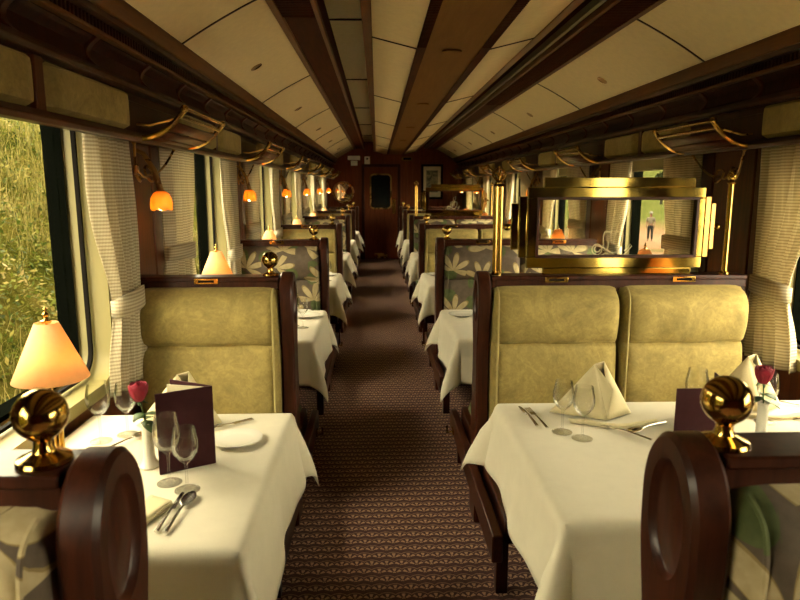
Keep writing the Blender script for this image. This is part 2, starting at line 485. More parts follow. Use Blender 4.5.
# seams in the panels
for k in range(7):
    y = .99 + 1.99 * k
    for side in (-1, 1):
        yy = y if side < 0 else y + .32
        b = MB(); cols = []
        for i in range(9):
            x = lerp(LX0, LX1, i / 8); cols.append((mx(x, side), archz(x) - .004))
        b.grid([[(x, e, z) for x, z in cols] for e in (yy - .007, yy + .007)])
        trim(b, M['wood_y'], solid=.006)
    yr = 1.35 + 2.1 * k
    if yr < YE:
        b = MB()
        for side in (-1, 1):
            b.grid([[(mx(-.024, side), e, 2.287), (mx(.205, side), e, 2.231)] for e in (yr - .006, yr + .006)])
        trim(b, M['wood_y'], solid=.006)
        b = MB()
        for side in (-1, 1):
            a, c = sorted((mx(-.27, side), mx(-.06, side))); b.box(a, c, yr + .5 - .007, yr + .5 + .007, 2.483, 2.492)
        trim(b, M['wood_y'])

# cornice, cove and pelmet rails
for side in (-1, 1):
    def ext(poly, m, bev=0):
        trim(MB().prism([(mx(x, side), z) for x, z in poly], YN, YE, 'y'), m, bev)
    ext([(-.885, 2.094), (-.855, 2.094), (-.835, 2.125), (-.835, 2.16), (-.90, 2.16)], M['wood_light'], .005)
    ext([(-.90, 2.075), (-.868, 2.075), (-.862, 2.094), (-.90, 2.094)], M['wood_y'], .003)
    ext([(-.915, 2.025), (-.885, 2.025), (-.885, 2.04), (-.915, 2.045)], M['wood_light'], .003)
    # grille
    b = MB(); y = YN; a, c = sorted((mx(-.92, side), mx(-.893, side)))
    while y < 9:
        b.box(a, c, y, y + .011, 2.042, 2.076); y += .026
    a, c = sorted((mx(-.96, side), mx(-.92, side))); trim(MB().box(a, c, YN, YE, 2.03, 2.09), M['black'])  # strip coloured black for the shade behind the grille bars
    trim(b, M['wood_y'])
    # cove surface with ribs
    def cov(t):
        a = t * PI / 2
        return (-.925 - .05 * sin(PI * t) , lerp(1.925, 2.035, t))
    pts = [cov(i / 8) for i in range(9)]
    b = MB().grid([[(mx(x, side), y, z) for x, z in pts] for y in (YN, YE)])
    trim(b, M['wood'], solid=.006)
    b = MB(); y = .3 + (.2 if side > 0 else 0)
    pr = [(x + .020, z) for x, z in pts]; back = [(x - .01, z) for x, z in pts][::-1]
    while y < YE:
        b.prism([(mx(x, side), z) for x, z in pr + back], y - .016, y + .016, 'y'); y += .5
    trim(b, M['wood_mid'], .003)
    ext([(-.955, 1.90), (-.908, 1.90), (-.900, 1.916), (-.912, 1.935), (-.955, 1.935)], M['wood_y'], .004)
    ext([(-.955, 1.715), (-.91, 1.715), (-.90, 1.73), (-.915, 1.75), (-.955, 1.75)], M['wood_y'], .004)
    ext([(-1.075, 1.87), (-.95, 1.87), (-.95, 1.93), (-.98, 2.1), (-1.075, 2.1)], M['wood'], 0)
    ext([(-.97, 1.74), (-.955, 1.74), (-.955, 1.905), (-.97, 1.905)], M['wood'], 0)

# end walls
b = MB(); x = -1.3
while x < 2.1:
    b.box(x, min(x + .118, 2.1), YE, YE + .12, 0, 2.6); x += .122
b.box(-1.3, 2.1, YE + .008, YE + .12, 0, 2.6)
struct(b.build('wall_end', M['wood_end'], bevel=.003))
struct(MB().box(-1.3, 2.1, YN - .1, YN, 0, 2.6).build('wall_back', M['wood_end']))
for nm, x0, x1, w in (('baseboard_end', -1.07, -.28, 0), ('baseboard_far', .45, 1.85, 0)):
    struct(MB().box(x0, x1, YE - .015, YE, 0, .14).build(nm, M['wood'], bevel=.004))
# door
dx0, dx1, dzt = -.27, .44, 1.97
d = struct(MB().box(dx0, dx1, YE - .03, YE, .01, dzt).build('door_1', M['wood_end'], bevel=.004))
b = MB()
for x0, x1 in ((dx0 - .06, dx0), (dx1, dx1 + .06)): b.box(x0, x1, YE - .04, YE, 0, dzt + .06)
b.box(dx0, dx1, YE - .04, YE, dzt, dzt + .06); b.build('door_frame', M['wood'], d, .005)
wl = rrect(-.155, .315, 1.08, 1.83, .09); wl2 = rrect(-.125, .285, 1.11, 1.80, .07)
b = MB(); base = len(b.v)
def ringy(b, loops):
    base = len(b.v); k = len(loops[0][1])
    for y, L in loops: b.v += [(x, y, z) for x, z in L]
    for i in range(len(loops) - 1):
        for j in range(k):
            j2 = (j + 1) % k; b.f.append((base + i * k + j, base + i * k + j2, base + (i + 1) * k + j2, base + (i + 1) * k + j))
ringy(b, [(YE - .03, wl), (YE - .05, wl), (YE - .05, wl2), (YE - .03, wl2)]); b.build('window_rim', M['brass_dark'], d)
MB().prism(wl2, YE - .036, YE - .031, 'y').build('door_pane', m_plain('dark_glass', (.006, .012, .012), .08), d)
b = MB().box(.325, .405, YE - .04, YE - .028, .98, 1.30); b.tube([(.365, YE - .04, 1.2), (.365, YE - .075, 1.2), (.29, YE - .078, 1.2)], .009)
b.build('door_handle', M['brass'], d, .004)
MB().box(-.06, .22, YE - .036, YE - .028, .02, .135).build('kick_plate', M['brass_dark'], d, .003)

# ------------------------------------------------------------------ benches
def post_outline(grow=0):
    P = []
    def hw(z):
        if z <= .30: return .085
        if z <= .80:
            t = (z - .30) / .5; t = t * t * (3 - 2 * t); return lerp(.085, .062, t)
        if z <= 1.0:
            t = (z - .80) / .2; t = t * t * (3 - 2 * t); return lerp(.062, .092, t)
        return .092
    right = []
    for i in range(34):
        z = 1.05 * i / 33; right.append((hw(z) + grow, z if i else 0 - 0))
    arc = [((.092 + grow) * cos(a), 1.05 + (.122 + grow) * sin(a)) for a in [PI * i / 24 for i in range(1, 24)]]
    left = [(-y, z) for y, z in right[::-1]]
    bottom = [(lerp(-.085 - grow, .085 + grow, i / 8), 0) for i in range(1, 8)]
    return right + arc + left + bottom
def make_post(s):
    """aisle end of a bench: rounded paddle with an oval recess; outer face at t=0"""
    b = MB(); full = post_outline(); ins = post_outline(-.008)
    T = .058
    cz = 1.035
    def oval(ry, rz):
        L = []
        for y, z in ins:
            a = math.atan2((z - cz) / rz, y / ry); L.append((ry * cos(a), cz + rz * sin(a)))
        return L
    o1, o2 = oval(.060, .098), oval(.050, .088)
    loops = [(.014, oval(.001, .002)), (.014, o2), (.011, oval(.054, .092)), (.0, o1), (0, ins), (.008, full), (T - .008, full), (T, ins)]
    ring(b, [(s * x, L) for x, L in loops])
    k = len(full); n0 = len(b.v) - k
    b.f.append(tuple(n0 + i for i in range(k)))
    return b
def knob_mb(c):
    r = .037
    prof = [(.0001, 0), (.036, 0), (.038, .004), (.036, .009), (.026, .013), (.016, .018), (.013, .026), (.013, .034), (.017, .038)]
    k0 = .038 + r * .9
    for i in range(3, 13):
        a = PI * i / 12; prof.append((max(1e-5, r * sin(a)), k0 - r * cos(a)))
    return MB().lathe(prof, c, 28)
def make_cushion(x0, x1, z0, z1, y0, sgn, split, nx=28, nz=38):
    """upholstered back: padded height field that rolls over at its edges; sgn = outward direction in y"""
    pts = []; vq = (split - z0) / (z1 - z0)
    vlist = sorted([.5 - .5 * cos(PI * j / (nz - 8)) for j in range(nz - 7)] + [vq + e for e in (-.03, -.018, -.010, -.004, .004, .010, .018, .03)])
    for i in range(nx + 1):
        u = .5 - .5 * cos(PI * i / nx); row = []
        for j in range(nz + 1):
            v = vlist[j]; z = lerp(z0, z1, v)
            eu = max(0, 1 - abs(2 * u - 1) ** 14 - (abs(2 * v - 1) ** 14 if v > .5 else 0)) ** .42; ev = max(0, 1 - abs(2 * v - 1) ** 14) ** .42
            vs = (split - z0) / (z1 - z0)
            w = v / vs if v < vs else (v - vs) / (1 - vs)
            puff = .058 + .046 * (max(0, sin(PI * min(1, max(0, w)))) ** .55) + (.022 if v > vs else .022 * v / vs)
            wob = .0025 * sin(u * 9 + v * 5) + .002 * sin(u * 23 - v * 11)
            d = (puff + wob - .010 * math.exp(-((v - vs + .006 * sin(u * 14)) / .013) ** 2)) * eu * ev
            pad = .012 * (1 - ev)
            row.append((lerp(x0, x1, u), y0 + sgn * d, z))
        pts.append(row)
    return MB().grid(pts)
def make_seat(x0, x1, y0, y1, z0, z1):
    b = MB(); n, k = 14, 12; pts = []
    for i in range(n + 1):
        u = i / n; row = []
        for j in range(k + 1):
            v = j / k
            e = (max(0, 1 - abs(2 * u - 1) ** 8) * max(0, 1 - abs(2 * v - 1) ** 8)) ** .5
            row.append((lerp(x0, x1, u), lerp(y0, y1, v), z0 + (z1 - z0) * e))
        pts.append(row)
    b.grid(pts); b.grid([[(lerp(x0, x1, i), lerp(y0, y1, j), z0) for j in (0, 1)] for i in (0, 1)])
    return b
def make_bench(s, w, nseat, front, rear, knob=True, single=False):
    ol_ = M['velvet']
    root = thing('dining_bench', 'x', 'bench', (0, 0, 0))
    make_post(s).build('end_post', M['wood'], root)
    def XX(a, c): return sorted((s * a, s * c))
    x0, x1 = XX(.064, w)
    b = MB().box(x0, x1, -.05, .05, 1.135, 1.155); b.box(x0, x1, -.042, .042, 1.10, 1.136)
    b.build('top_rail', M['wood'], root, .004)
    MB().box(x0, x1, -.032, .032, .20, 1.10).build('back_panel', M['wood'], root)
    x2, x3 = XX(w - .02, w); MB().box(x2, x3, -.6, .6 if not single else .1, .02, .34).build('wall_end_panel', M['wood'], root, .003)
    L = (w - .066) / nseat
    for sg, mt in (((-1, front),) if single else ((-1, front), (1, rear))):
        for q in range(nseat):
            a0, a1 = .062 + q * L, .062 + (q + 1) * L - .008
            c0, c1 = XX(a0, a1)
            cu = make_cushion(c0, c1, .44, 1.112, sg * .030, sg, .862).build('backrest_cushion', mt, root)
            e = s * (a0 + .020)
            MB().tube([(e, sg * (.031 + .102 * max(0, 1 - abs(2 * t - 1) ** 14) ** .42), lerp(.44, 1.112, t)) for t in [.5 - .5 * cos(PI * i / 40) for i in range(2, 39)]], .0045, 6).build('piping', M['piping'] if mt is ol_ else mt, cu)
            y0, y1 = sorted((sg * .10, sg * .655))
            make_seat(c0, c1, y0, y1, .31, .46).build('seat_cushion', mt, root)
        y0, y1 = sorted((sg * .034, sg * .64))
        MB().box(*XX(.03, w - .021), y0, y1, .215, .312).build('seat_base', M['wood'], root, .004)
        for a in (.005, w - .05):
            yy = sg * .60
            MB().box(*XX(a, a + .045), yy - .024, yy + .024, 0, .216).build('leg', M['wood'], root, .003)
        for q in range(nseat):
            cc = .064 + (q + .5) * L
            p = MB().box(*XX(cc - .052, cc + .052), min(sg * .049, sg * .054), max(sg * .049, sg * .054), 1.125, 1.149)
            hp = p.build('slot_plate', M['brass'], root, .002)
            MB().box(*XX(cc - .034, cc + .034), min(sg * .0535, sg * .0552), max(sg * .0535, sg * .0552), 1.132, 1.142).build('slot', M['black'], hp)
    r0, r1 = -.70, (.70 if not single else .09)
    MB().box(*XX(-.028, .012), r0, r1, .175, .285).build('side_rail', M['wood_y'], root, .006)
    b = MB().box(*XX(-.036, -.026), .50, .56, .20, .225); b.tube([(s * -.034, .53, .21), (s * -.06, .54, .20), (s * -.062, .55, .235)], .006)
    if not single: b.build('latch', M['brass'], root)
    if knob: knob_mb((s * (.105 if nseat == 1 else .082), 0, 1.154)).build('finial', M['brass'], root)
    return root
fl, ol = M['floral'], M['velvet']
protos = {}
def bench(s, k):
    isl = s < 0
    front = fl if k % 2 == 0 else ol; rear = ol if k % 2 == 0 else fl
    xa, w, ns = (-.37, .69, 1) if isl else (.442, 1.215, 2)
    single = k == 6; knob = not (s > 0 and k in (1, 4))
    key = (s, k % 2, single, knob)
    fn = 'floral' if k % 2 == 0 else 'olive velvet'
    lab = '%s %s on the %s of the aisle, %s backrest facing the camera' % (
        ORD[k] if k < 6 else 'farthest', 'single-width dining bench' if isl else 'two-seat dining bench', 'left' if isl else 'right', fn)
    loc = (xa, UY[k] + (.03 if (s > 0 and k == 0) else 0), 0)
    grp = 'dining benches along the %s of the aisle' % ('left' if isl else 'right')
    if key in protos: dup(protos[key], loc, 0, lab, grp)
    else:
        protos[key] = r = make_bench(s, w, ns, front, rear, knob, single)
        r.location = loc; tag(r, lab, 'bench', grp)
for k in range(7):
    bench(-1, k); bench(1, k)

# ------------------------------------------------------------------ tables and cloths
TZ = .72
def cloth_mb(x_wall, x_edge, y0, y1, a, seed):
    """rectangular cloth: flat on top, hanging on three sides with folded corners"""
    rnd = random.Random(seed); sx = 1 if x_edge > x_wall else -1
    ph = [rnd.uniform(0, 6.28) for _ in range(6)]
    Wd = abs(x_edge - x_wall); L = y1 - y0; st = .02
    na = 16
    us = [Wd * i / 14 for i in range(15)] + [Wd + a * (i + 1) / na for i in range(na)]
    vs = [-a + a * i / na for i in range(na)] + [L * i / 30 for i in range(31)] + [L + a * (i + 1) / na for i in range(na)]
    pts = []
    for u in us:
        row = []
        for v in vs:
            du = max(0, u - Wd); dv = max(0, v - L, -v); sv = 1 if v > L else -1
            bx, by = min(u, Wd), min(max(v, 0), L)
            rho = math.hypot(du, dv)
            if rho < 1e-9:
                o = (bx, by, 0)
            else:
                nx, ny = du / rho, sv * dv / rho
                r = .028
                if rho < r * PI / 2: out, dz = r * sin(rho / r), r * (1 - cos(rho / r))
                else: out, dz = r, r + rho - r * PI / 2
                t = min(1, rho / a)
                F = sin(2 * math.atan2(dv, du)) if du > 0 and dv > 0 else 0
                sc = by if du > dv else bx
                wave = .012 * sin(sc * 11 + ph[0]) + .003 * sin(sc * 27 + ph[1])
                fl_ = t ** 1.4 * (.028 + wave * (1 - F)) + .36 * rho * min(1, 1.8 * t) * F ** 1.2 * (.8 + .25 * sin(ph[2] + 3 * sv))
                dz = math.sqrt(max(1e-6, dz * dz - min(dz * .8, .36 * rho * F) ** 2))
                out += fl_
                o = (bx + nx * out, by + ny * out, -dz)
                # second gather beside the corner
                if F > 0: o = (o[0] - .006 * t * sin(2 * math.atan2(dv, du) * 2), o[1], o[2])
            row.append((x_wall + sx * o[0], y0 + o[1], TZ + .006 + o[2] + (.0008 * sin(u * 31 + ph[4]) * sin(v * 23 + ph[5]) if rho < 1e-9 else 0)))
        pts.append(row)
    return MB().grid(pts)
for side, T, nm in ((-1, TL, 'left'), (1, TR, 'right')):
    for k, (y0, y1) in enumerate(T):
        if side < 0: xw, xe = (-1.05 if k == 0 else -1.02), (-.335 if k == 0 else -.37)
        else: xw, xe = 1.78, (.475 if k == 0 else .45)
        cx, cy = (xw + xe) / 2, (y0 + y1) / 2
        t = thing('dining_table', '%s dining table on the %s of the aisle, under its white cloth' % (ORD[k], nm), 'table', (cx, cy, 0), 0, 'dining tables on the ' + nm)
        hw = abs(xe - xw) / 2; s = -side
        MB().box(-hw, hw, -(y1 - y0) / 2, (y1 - y0) / 2, TZ - .03, TZ).build('tabletop', M['wood'], t, .005)
        b = MB().box(s * hw - s * .25 - .035, s * hw - s * .25 + .035, -.035, .035, 0, TZ - .03)
        b.box(s * hw - s * .25 - .08, s * hw - s * .25 + .08, -.2, .2, 0, .03)
        b.build('leg', M['wood'], t, .004)
        o = cloth_mb(xw + (.02 if side < 0 else -.02), xe, y0, y1, .255 if k else .265, 31 * k + (5 if side > 0 else 0)).build('tablecloth', M['cloth'], None, solid=.0024)
        tag(o, 'white linen cloth draped over the %s table on the %s' % (ORD[k], nm), 'tablecloth', 'white cloths on the %s tables' % nm)

# ------------------------------------------------------------------ table ware
Z0 = TZ + .0085
def lamp_light(parent, loc, power, col=(1, .50, .14), r=.02):
    l = bpy.data.lights.new('bulb_light', 'POINT'); l.energy = power; l.color = col; l.shadow_soft_size = r
    o = bpy.data.objects.new('bulb_light', l); C.objects.link(o); o.parent = parent; o.location = loc; return o
def make_lamp():
    t = thing('table_lamp', 'x', 'lamp')
    b = MB().lathe([(.0001, 0), (.048, 0), (.048, .008), (.03, .014), (.02, .02), (.0001, .021)], n=24)
    b.build('base', M['brass'], t)
    b = MB().box(-.014, .014, -.014, .014, .018, .15)
    b.box(-.019, .019, -.019, .019, .018, .03); b.box(-.019, .019, -.019, .019, .138, .152)
    for a in range(4):
        x, y = ((.0165, 0), (-.0165, 0), (0, .0165), (0, -.0165))[a]; b.box(x - .004, x + .004, y - .004, y + .004, .03, .14)
    b.build('stem', M['brass'], t, .002)
    MB().tube([(0, 0, .15), (0, 0, .44)], .004, 8).build('rod', M['brass'], t)
    MB().ball((0, 0, .31), .020, 14, 8, 1.3).build('bulb', M['bulb'], t)
    MB().shell([(.102, .268), (.031, .432)], n=40).build('lamp_shade', M['shade'], t, solid=.0015)
    MB().lathe([(.0001, .433), (.014, .433), (.015, .439), (.007, .442), (.005, .447), (.009, .452), (.010, .458), (.005, .463), (.004, .467), (.006, .472), (.0001, .479)], n=16).build('finial', M['brass'], t)
    lamp_light(t, (0, 0, .31), .46)
    return t
lampP = None
for side, T, nm in ((-1, TL, 'left'), (1, TR, 'right')):
    for k, (y0, y1) in enumerate(T):
        if side < 0: loc = (-.943 if k == 0 else -.97, 1.845 if k == 0 else y0 + .50, Z0)
        else: loc = (1.655, y0 + .52, Z0)
        lab = 'lit table lamp with cone shade at the window end of the %s %s table' % (ORD[k], nm)
        if lampP is None:
            lampP = make_lamp(); lampP.location = loc; tag(lampP, lab, 'lamp', 'table lamps')
        else: dup(lampP, loc, 0, lab, 'table lamps')

def glass_mb(h, R, rim, base):
    st = h * .46
    out = [(.0001, 0), (base, 0), (base, .0015), (base * .55, .004), (.006, .010), (.0038, .02), (.0036, st * .75), (.005, st * .93)]
    bowl = [(.012, st), (R * .62, st + (h - st) * .10), (R * .9, st + (h - st) * .26), (R, st + (h - st) * .45), (R * .97, st + (h - st) * .64), (lerp(R, rim, .7), st + (h - st) * .85), (rim, h)]
    inn = [(rim - .0011, h), (lerp(R, rim, .7) - .0011, st + (h - st) * .85), (R * .97 - .0011, st + (h - st) * .64), (R - .0012, st + (h - st) * .45), (R * .9 - .0013, st + (h - st) * .27), (R * .6, st + (h - st) * .12), (.010, st + .006), (.0001, st + .004)]
    return MB().lathe(out + bowl + inn, n=28)
gbig = glass_mb(.198, .038, .030, .034); gsm = glass_mb(.178, .0355, .028, .034)
gproto = {}
def glass(kind, x, y, label, group):
    if kind not in gproto:
        o = (gbig if kind == 'b' else gsm).build('wine_glass', M['glass']); gproto[kind] = o
    else:
        o = gproto[kind].copy(); C.objects.link(o)
    o.location = (x, y, Z0); tag(o, label, 'wine glass', group)
glass('b', -.583, 1.721, 'taller empty wine glass in front of the burgundy menu, nearest left table', 'wine glasses')
glass('s', -.521, 1.676, 'shorter empty wine glass in front of the menu, nearest left table, aisle side', 'wine glasses')
glass('b', -.900, 2.035, 'left wine glass of the pair behind the rose vase, nearest left table', 'wine glasses')
glass('s', -.835, 2.09, 'right wine glass of the pair behind the rose vase, nearest left table', 'wine glasses')
glass('s', .618, 2.062, 'left wine glass of the pair at the aisle corner, nearest right table', 'wine glasses')
glass('s', .668, 2.003, 'right wine glass of the pair at the aisle corner, nearest right table', 'wine glasses')
glass('b', 1.10, 2.125, 'wine glass half hidden by the brass ball, beside the menu on nearest right table', 'wine glasses')
glass('s', 1.355, 2.13, 'wine glass in front of the folded napkin by the right window, nearest right table', 'wine glasses')
for side, T, nm in ((-1, TL, 'left'), (1, TR, 'right')):
    for k in (1, 2, 3):
        xe = -.50 if side < 0 else .62
        y = T[k][0] + .36
        glass('b', xe, y, 'wine glass farther from the aisle on the %s %s table' % (ORD[k], nm), 'wine glasses')
        glass('s', xe + (.06), y - .05, 'wine glass nearer the right on the %s %s table' % (ORD[k], nm), 'wine glasses')

# vase and rose
def rose_set(x, y, lab, az):
    v = MB().lathe([(.0001, 0), (.030, 0), (.031, .003), (.026, .010), (.019, .022), (.0165, .034), (.0165, .125), (.019, .128), (.019, .134), (.0155, .134), (.0145, .05), (.0001, .048)], n=24).build('bud_vase', M['china'])
    v.location = (x, y, Z0); tag(v, 'slim white bud vase holding a red rose on the %s table' % lab, 'vase', 'bud vases')
    t = thing('rose', 'red rose standing in the slim vase on the %s table' % lab, 'rose', (x, y, Z0 + .05), az, 'red roses')
    MB().tube([(0, 0, 0), (.001, 0, .06), (-.006, 0, .10), (-.014, .0, .142)], .0022, 6).build('stem', M['leaf'], t)
    b = MB(); c = Vector((-.018, 0, .150))
    for lay, (R, hgt, tilt, n) in enumerate(((.024, .052, .34, 5), (.021, .054, .2, 5), (.015, .056, .1, 4), (.009, .056, .02, 3))):
        for i in range(n):
            a0 = 2 * PI * i / n + lay * .7; pts = []
            for p in range(8):
                q = p / 7; row = []
                for w in range(7):
                    ww = (w / 6 - .5) * 2
                    prof = .35 + .75 * sin(PI * min(1, q * .62 + .05)) - .12 * q
                    r = R * prof + tilt * .02 * q ** 3 * (1 - .3 * ww * ww)
                    a = a0 + ww * (1.0 if n > 3 else 1.2) * (.75 + .25 * sin(PI * q))
                    z = hgt * q - .010 * ww * ww * q
                    row.append(tuple(c + Vector((r * cos(a), r * sin(a), z))))
                pts.append(row)
            b.grid(pts)
    b.build('bloom', M['rose'], t, solid=.0008)
    b = MB()
    for i in range(5):
        a = 2 * PI * i / 5; c1 = Vector((-.018, 0, .152)); d = Vector((cos(a), sin(a), -.35)); w = Vector((-sin(a), cos(a), 0))
        b.grid([[tuple(c1 + d * r - w * ww), tuple(c1 + d * r + w * ww)] for r, ww in ((.004, .003), (.014, .005), (.026, .0008))])
    b.build('sepal', M['leaf'], t, solid=.0008)
    for i, (a, z, L) in enumerate(((.4, .105, .045), (2.6, .098, .05), (4.4, .11, .045), (5.4, .088, .05), (1.5, .09, .045))):
        b = MB(); c1 = Vector((-.005, 0, z)); d = Vector((cos(a), sin(a), .25 - .35 * (i % 2))); w = Vector((-sin(a), cos(a), 0))
        rows = []
        for q in range(7):
            qq = q / 6; ww = .016 * sin(PI * min(1, qq * .95 + .02)) ** .8 + .0006; p = c1 + d * (L * qq) - Vector((0, 0, .018 * qq * qq))
            rows.append([tuple(p - w * ww + Vector((0, 0, .004))), tuple(p), tuple(p + w * ww + Vector((0, 0, .004)))])
        b.grid(rows); b.build('leaf', M['leaf'], t, solid=.0008)
rose_set(-.677, 1.838, 'nearest left', 0)
rose_set(1.235, 1.955, 'nearest right', .6)

# menus
def menu(x0, y0, x1, y1, h, back, label):
    """front cover from (x0,y0) to spine (x1,y1); back cover from the spine to `back`"""
    t = thing('menu', label, 'menu', ((x0 + x1) / 2, (y0 + y1) / 2, Z0))
    ox, oy = (x0 + x1) / 2, (y0 + y1) / 2
    def leaf(ax, ay, bx, by, th, z0, z1):
        d = Vector((bx - ax, by - ay, 0)); nrm = Vector((-d.y, d.x, 0)).normalized() * th / 2
        b = MB(); P = [Vector((ax - ox, ay - oy, 0)) + nrm, Vector((bx - ox, by - oy, 0)) + nrm, Vector((bx - ox, by - oy, 0)) - nrm, Vector((ax - ox, ay - oy, 0)) - nrm]
        return b.prism([(p.x, p.y) for p in P], z0, z1, 'z')
    leaf(x0, y0, x1, y1, .005, 0, h).build('front_cover', M['menu'], t, .001)
    leaf(x1, y1, back[0], back[1], .005, 0, h).build('back_cover', M['menu'], t, .001)
    e = .03
    dx, dy = (x0 + back[0]) / 2, (y0 + back[1]) / 2
    leaf(x1 - e * .2, y1 + .004, lerp(back[0], x0, .22), lerp(back[1], y0, .22), .002, .004, h - .006).build('page', M['paper'], t)
menu(-.627, 1.773, -.487, 1.851, .24, (-.63, 1.92), 'burgundy menu standing open behind the wine glasses, nearest left table')
menu(.985, 2.03, 1.17, 2.03, .158, (1.21, 2.215), 'burgundy menu standing open behind the brass ball, nearest right table')

# napkins: standing folds
def napkin(cx, cy, rz, sc, label, tail=True):
    t = thing('napkin', label, 'napkin', (cx, cy, Z0), rz, 'folded napkins')
    A1 = Vector((.01, .02, .205)); A2 = Vector((.05, .035, .212)); Lc = Vector((-.155, .035, .004)); F = Vector((.045, -.055, .004)); Rr = Vector((.165, .03, .004)); Bk = Vector((.02, .10, .004))
    def tri(b, a, c, d, bulge, n=9):
        nrm = (c - a).cross(d - a).normalized(); rows = []
        for i in range(n + 1):
            u = i / n; p, q = a.lerp(c, u), a.lerp(d, u); row = []
            for j in range(n + 1):
                v = j / n; k = bulge * sin(PI * u * .85) * sin(PI * v)
                row.append(tuple((p.lerp(q, v) + nrm * k) * sc))
            rows.append(row)
        b.grid(rows)
    b = MB(); tri(b, A1, Lc, F, .012); tri(b, A2, F, Rr, .010); tri(b, A1, F, A1.lerp(F, .6) + Vector((.05, .01, .03)), -.004); tri(b, A2, Rr, Bk, .006); tri(b, A1, Bk, Lc, .008); tri(b, A1, A2, Bk, 0)
    b.build('standing_fold', M['napkin'], t, solid=.0025)
    if tail:
        b = MB()
        for q, (w, z) in enumerate(((.036, .003), (.03, .008))):
            pts = []
            for i in range(13):
                u = i / 12; base = Vector((lerp(-.10, .23, u), -.062 - .05 * sin(PI * u) + (.0 if u < .5 else -.02 * (u - .5)), z + .003 * sin(u * 9)))
                pts.append([tuple((base + Vector((0, -w * .5, 0))) * sc), tuple((base + Vector((0, 0, .004))) * sc), tuple((base + Vector((0, w * .5, 0))) * sc)])
            b.grid(pts)
        b.build('rolled_band', M['napkin'], t, solid=.003)
napkin(-.69, 2.14, .1, .90, 'cream napkin folded upright behind the menu, nearest left table')
napkin(.765, 2.21, -.05, .92, 'cream napkin folded upright behind two wine glasses, nearest right table')
napkin(1.36, 2.27, .0, .95, 'cream napkin folded upright by the right window, nearest right table', True)
def flat_napkin(cx, cy, rz, L, W, label):
    b = MB()
    for q in range(3):
        pts = []
        for i in range(11):
            u = i / 10
            pts.append([(lerp(-L / 2, L / 2, u), lerp(-W / 2, W / 2, v) * (1 - .25 * u * (q + 1) / 3), .002 + .005 * q + .004 * sin(u * 5 + q) * v) for v in [j / 6 for j in range(7)]])
        b.grid(pts)
    o = b.build('napkin', M['napkin'], None, solid=.003); o.location = (cx, cy, Z0 + .001); o.rotation_euler = (0, 0, rz)
    tag(o, label, 'napkin', 'folded napkins')
flat_napkin(-.61, 1.50, 1.15, .22, .09, 'cream napkin lying flat behind the near left brass ball, beside the knife')

# plates
plateP = MB().lathe([(.0001, 0), (.045, 0), (.05, .003), (.062, .006), (.09, .014), (.092, .016), (.089, .0165), (.06, .0095), (.048, .0075), (.0001, .007)], n=40)
pl = None
def plate(x, y, sc, label):
    global pl
    if pl is None: pl = o = plateP.build('side_plate', M['china'])
    else: o = pl.copy(); C.objects.link(o)
    o.location = (x, y, Z0); o.scale = (sc, sc, sc); tag(o, label, 'plate', 'white side plates')
plate(-.46, 2.015, .92, 'white side plate beside the burgundy menu, nearest left table')
for side, T, nm in ((-1, TL, 'left'), (1, TR, 'right')):
    for k in (1, 2, 3):
        plate(-.455 if side < 0 else .545, T[k][0] + .64, 1.0, 'white side plate at the far aisle corner of the %s %s table' % (ORD[k], nm))
        if side < 0: plate(-.50, T[k][0] + .79, .7, 'small white plate against the far bench on the %s left table' % ORD[k])

# cutlery
def cutlery(kind, L):
    b = MB()
    h = .0035
    path = [(0, 0, h), (0, L * .25, h + .004), (0, L * .5, h + .006), (0, L * .64, h + .003)]
    b.tube(path, [.006, .0045, .003, .003], 8, flat=.45)
    if kind == 'spoon':
        pts = []
        for i in range(9):
            u = i / 8; w = .019 * sin(PI * min(1, u * .93 + .05)) ** .6
            pts.append([(w * v, L * (.63 + .37 * u), h + .004 - .005 * (1 - v * v) * sin(PI * u) + .002 * u) for v in (-1, -.5, 0, .5, 1)])
        b.grid(pts)
    elif kind == 'fork':
        b.box(-.010, .010, L * .63, L * .76, h, h + .0025)
        for i in range(4): b.box(-.010 + i * .0058, -.0075 + i * .0058, L * .75, L, h, h + .0025)
    else:
        b.grid([[(-.004 - .004 * sin(PI * u * .8), L * (.55 + .45 * u), h), (.007 * (1 - u ** 4), L * (.55 + .45 * u), h)] for u in [i / 8 for i in range(9)]])
    return b
cp = {}
def place_cut(kind, x, y, rz, label, L=.2):
    if kind not in cp:
        o = cutlery(kind, .2).build(kind, M['steel'], None, solid=.0016 if kind != 'fork' else 0); cp[kind] = o
    else: o = cp[kind].copy(); C.objects.link(o)
    o.location = (x, y, Z0 + .002); o.rotation_euler = (0, 0, rz); tag(o, label, kind, 'table cutlery')
place_cut('spoon', -.508, 1.445, -.06, 'steel spoon lying near the front edge of the nearest left table')
place_cut('knife', -.53, 1.45, -.04, 'steel knife beside the spoon on the nearest left table')
place_cut('fork', -.60, 2.085, -.9, 'steel fork lying behind the side plate, nearest left table')
place_cut('spoon', -.86, 1.93, -.5, 'steel spoon lying beside the pair of glasses behind the vase, nearest left table')
place_cut('fork', .575, 2.09, .12, 'steel fork left of the wine glasses, nearest right table')
place_cut('knife', .545, 2.11, .08, 'steel knife nearest the aisle corner of the nearest right table')
place_cut('spoon', 1.0, 2.13, 2.1, 'steel spoon right of the folded napkin, nearest right table')
place_cut('fork', .885, 1.97, .7, 'steel fork behind the near right bench post')
place_cut('spoon', 1.60, 2.28, 1.1, 'steel spoon by the right window on the nearest right table')
place_cut('knife', 1.64, 2.05, 1.0, 'steel knife by the right window on the nearest right table')

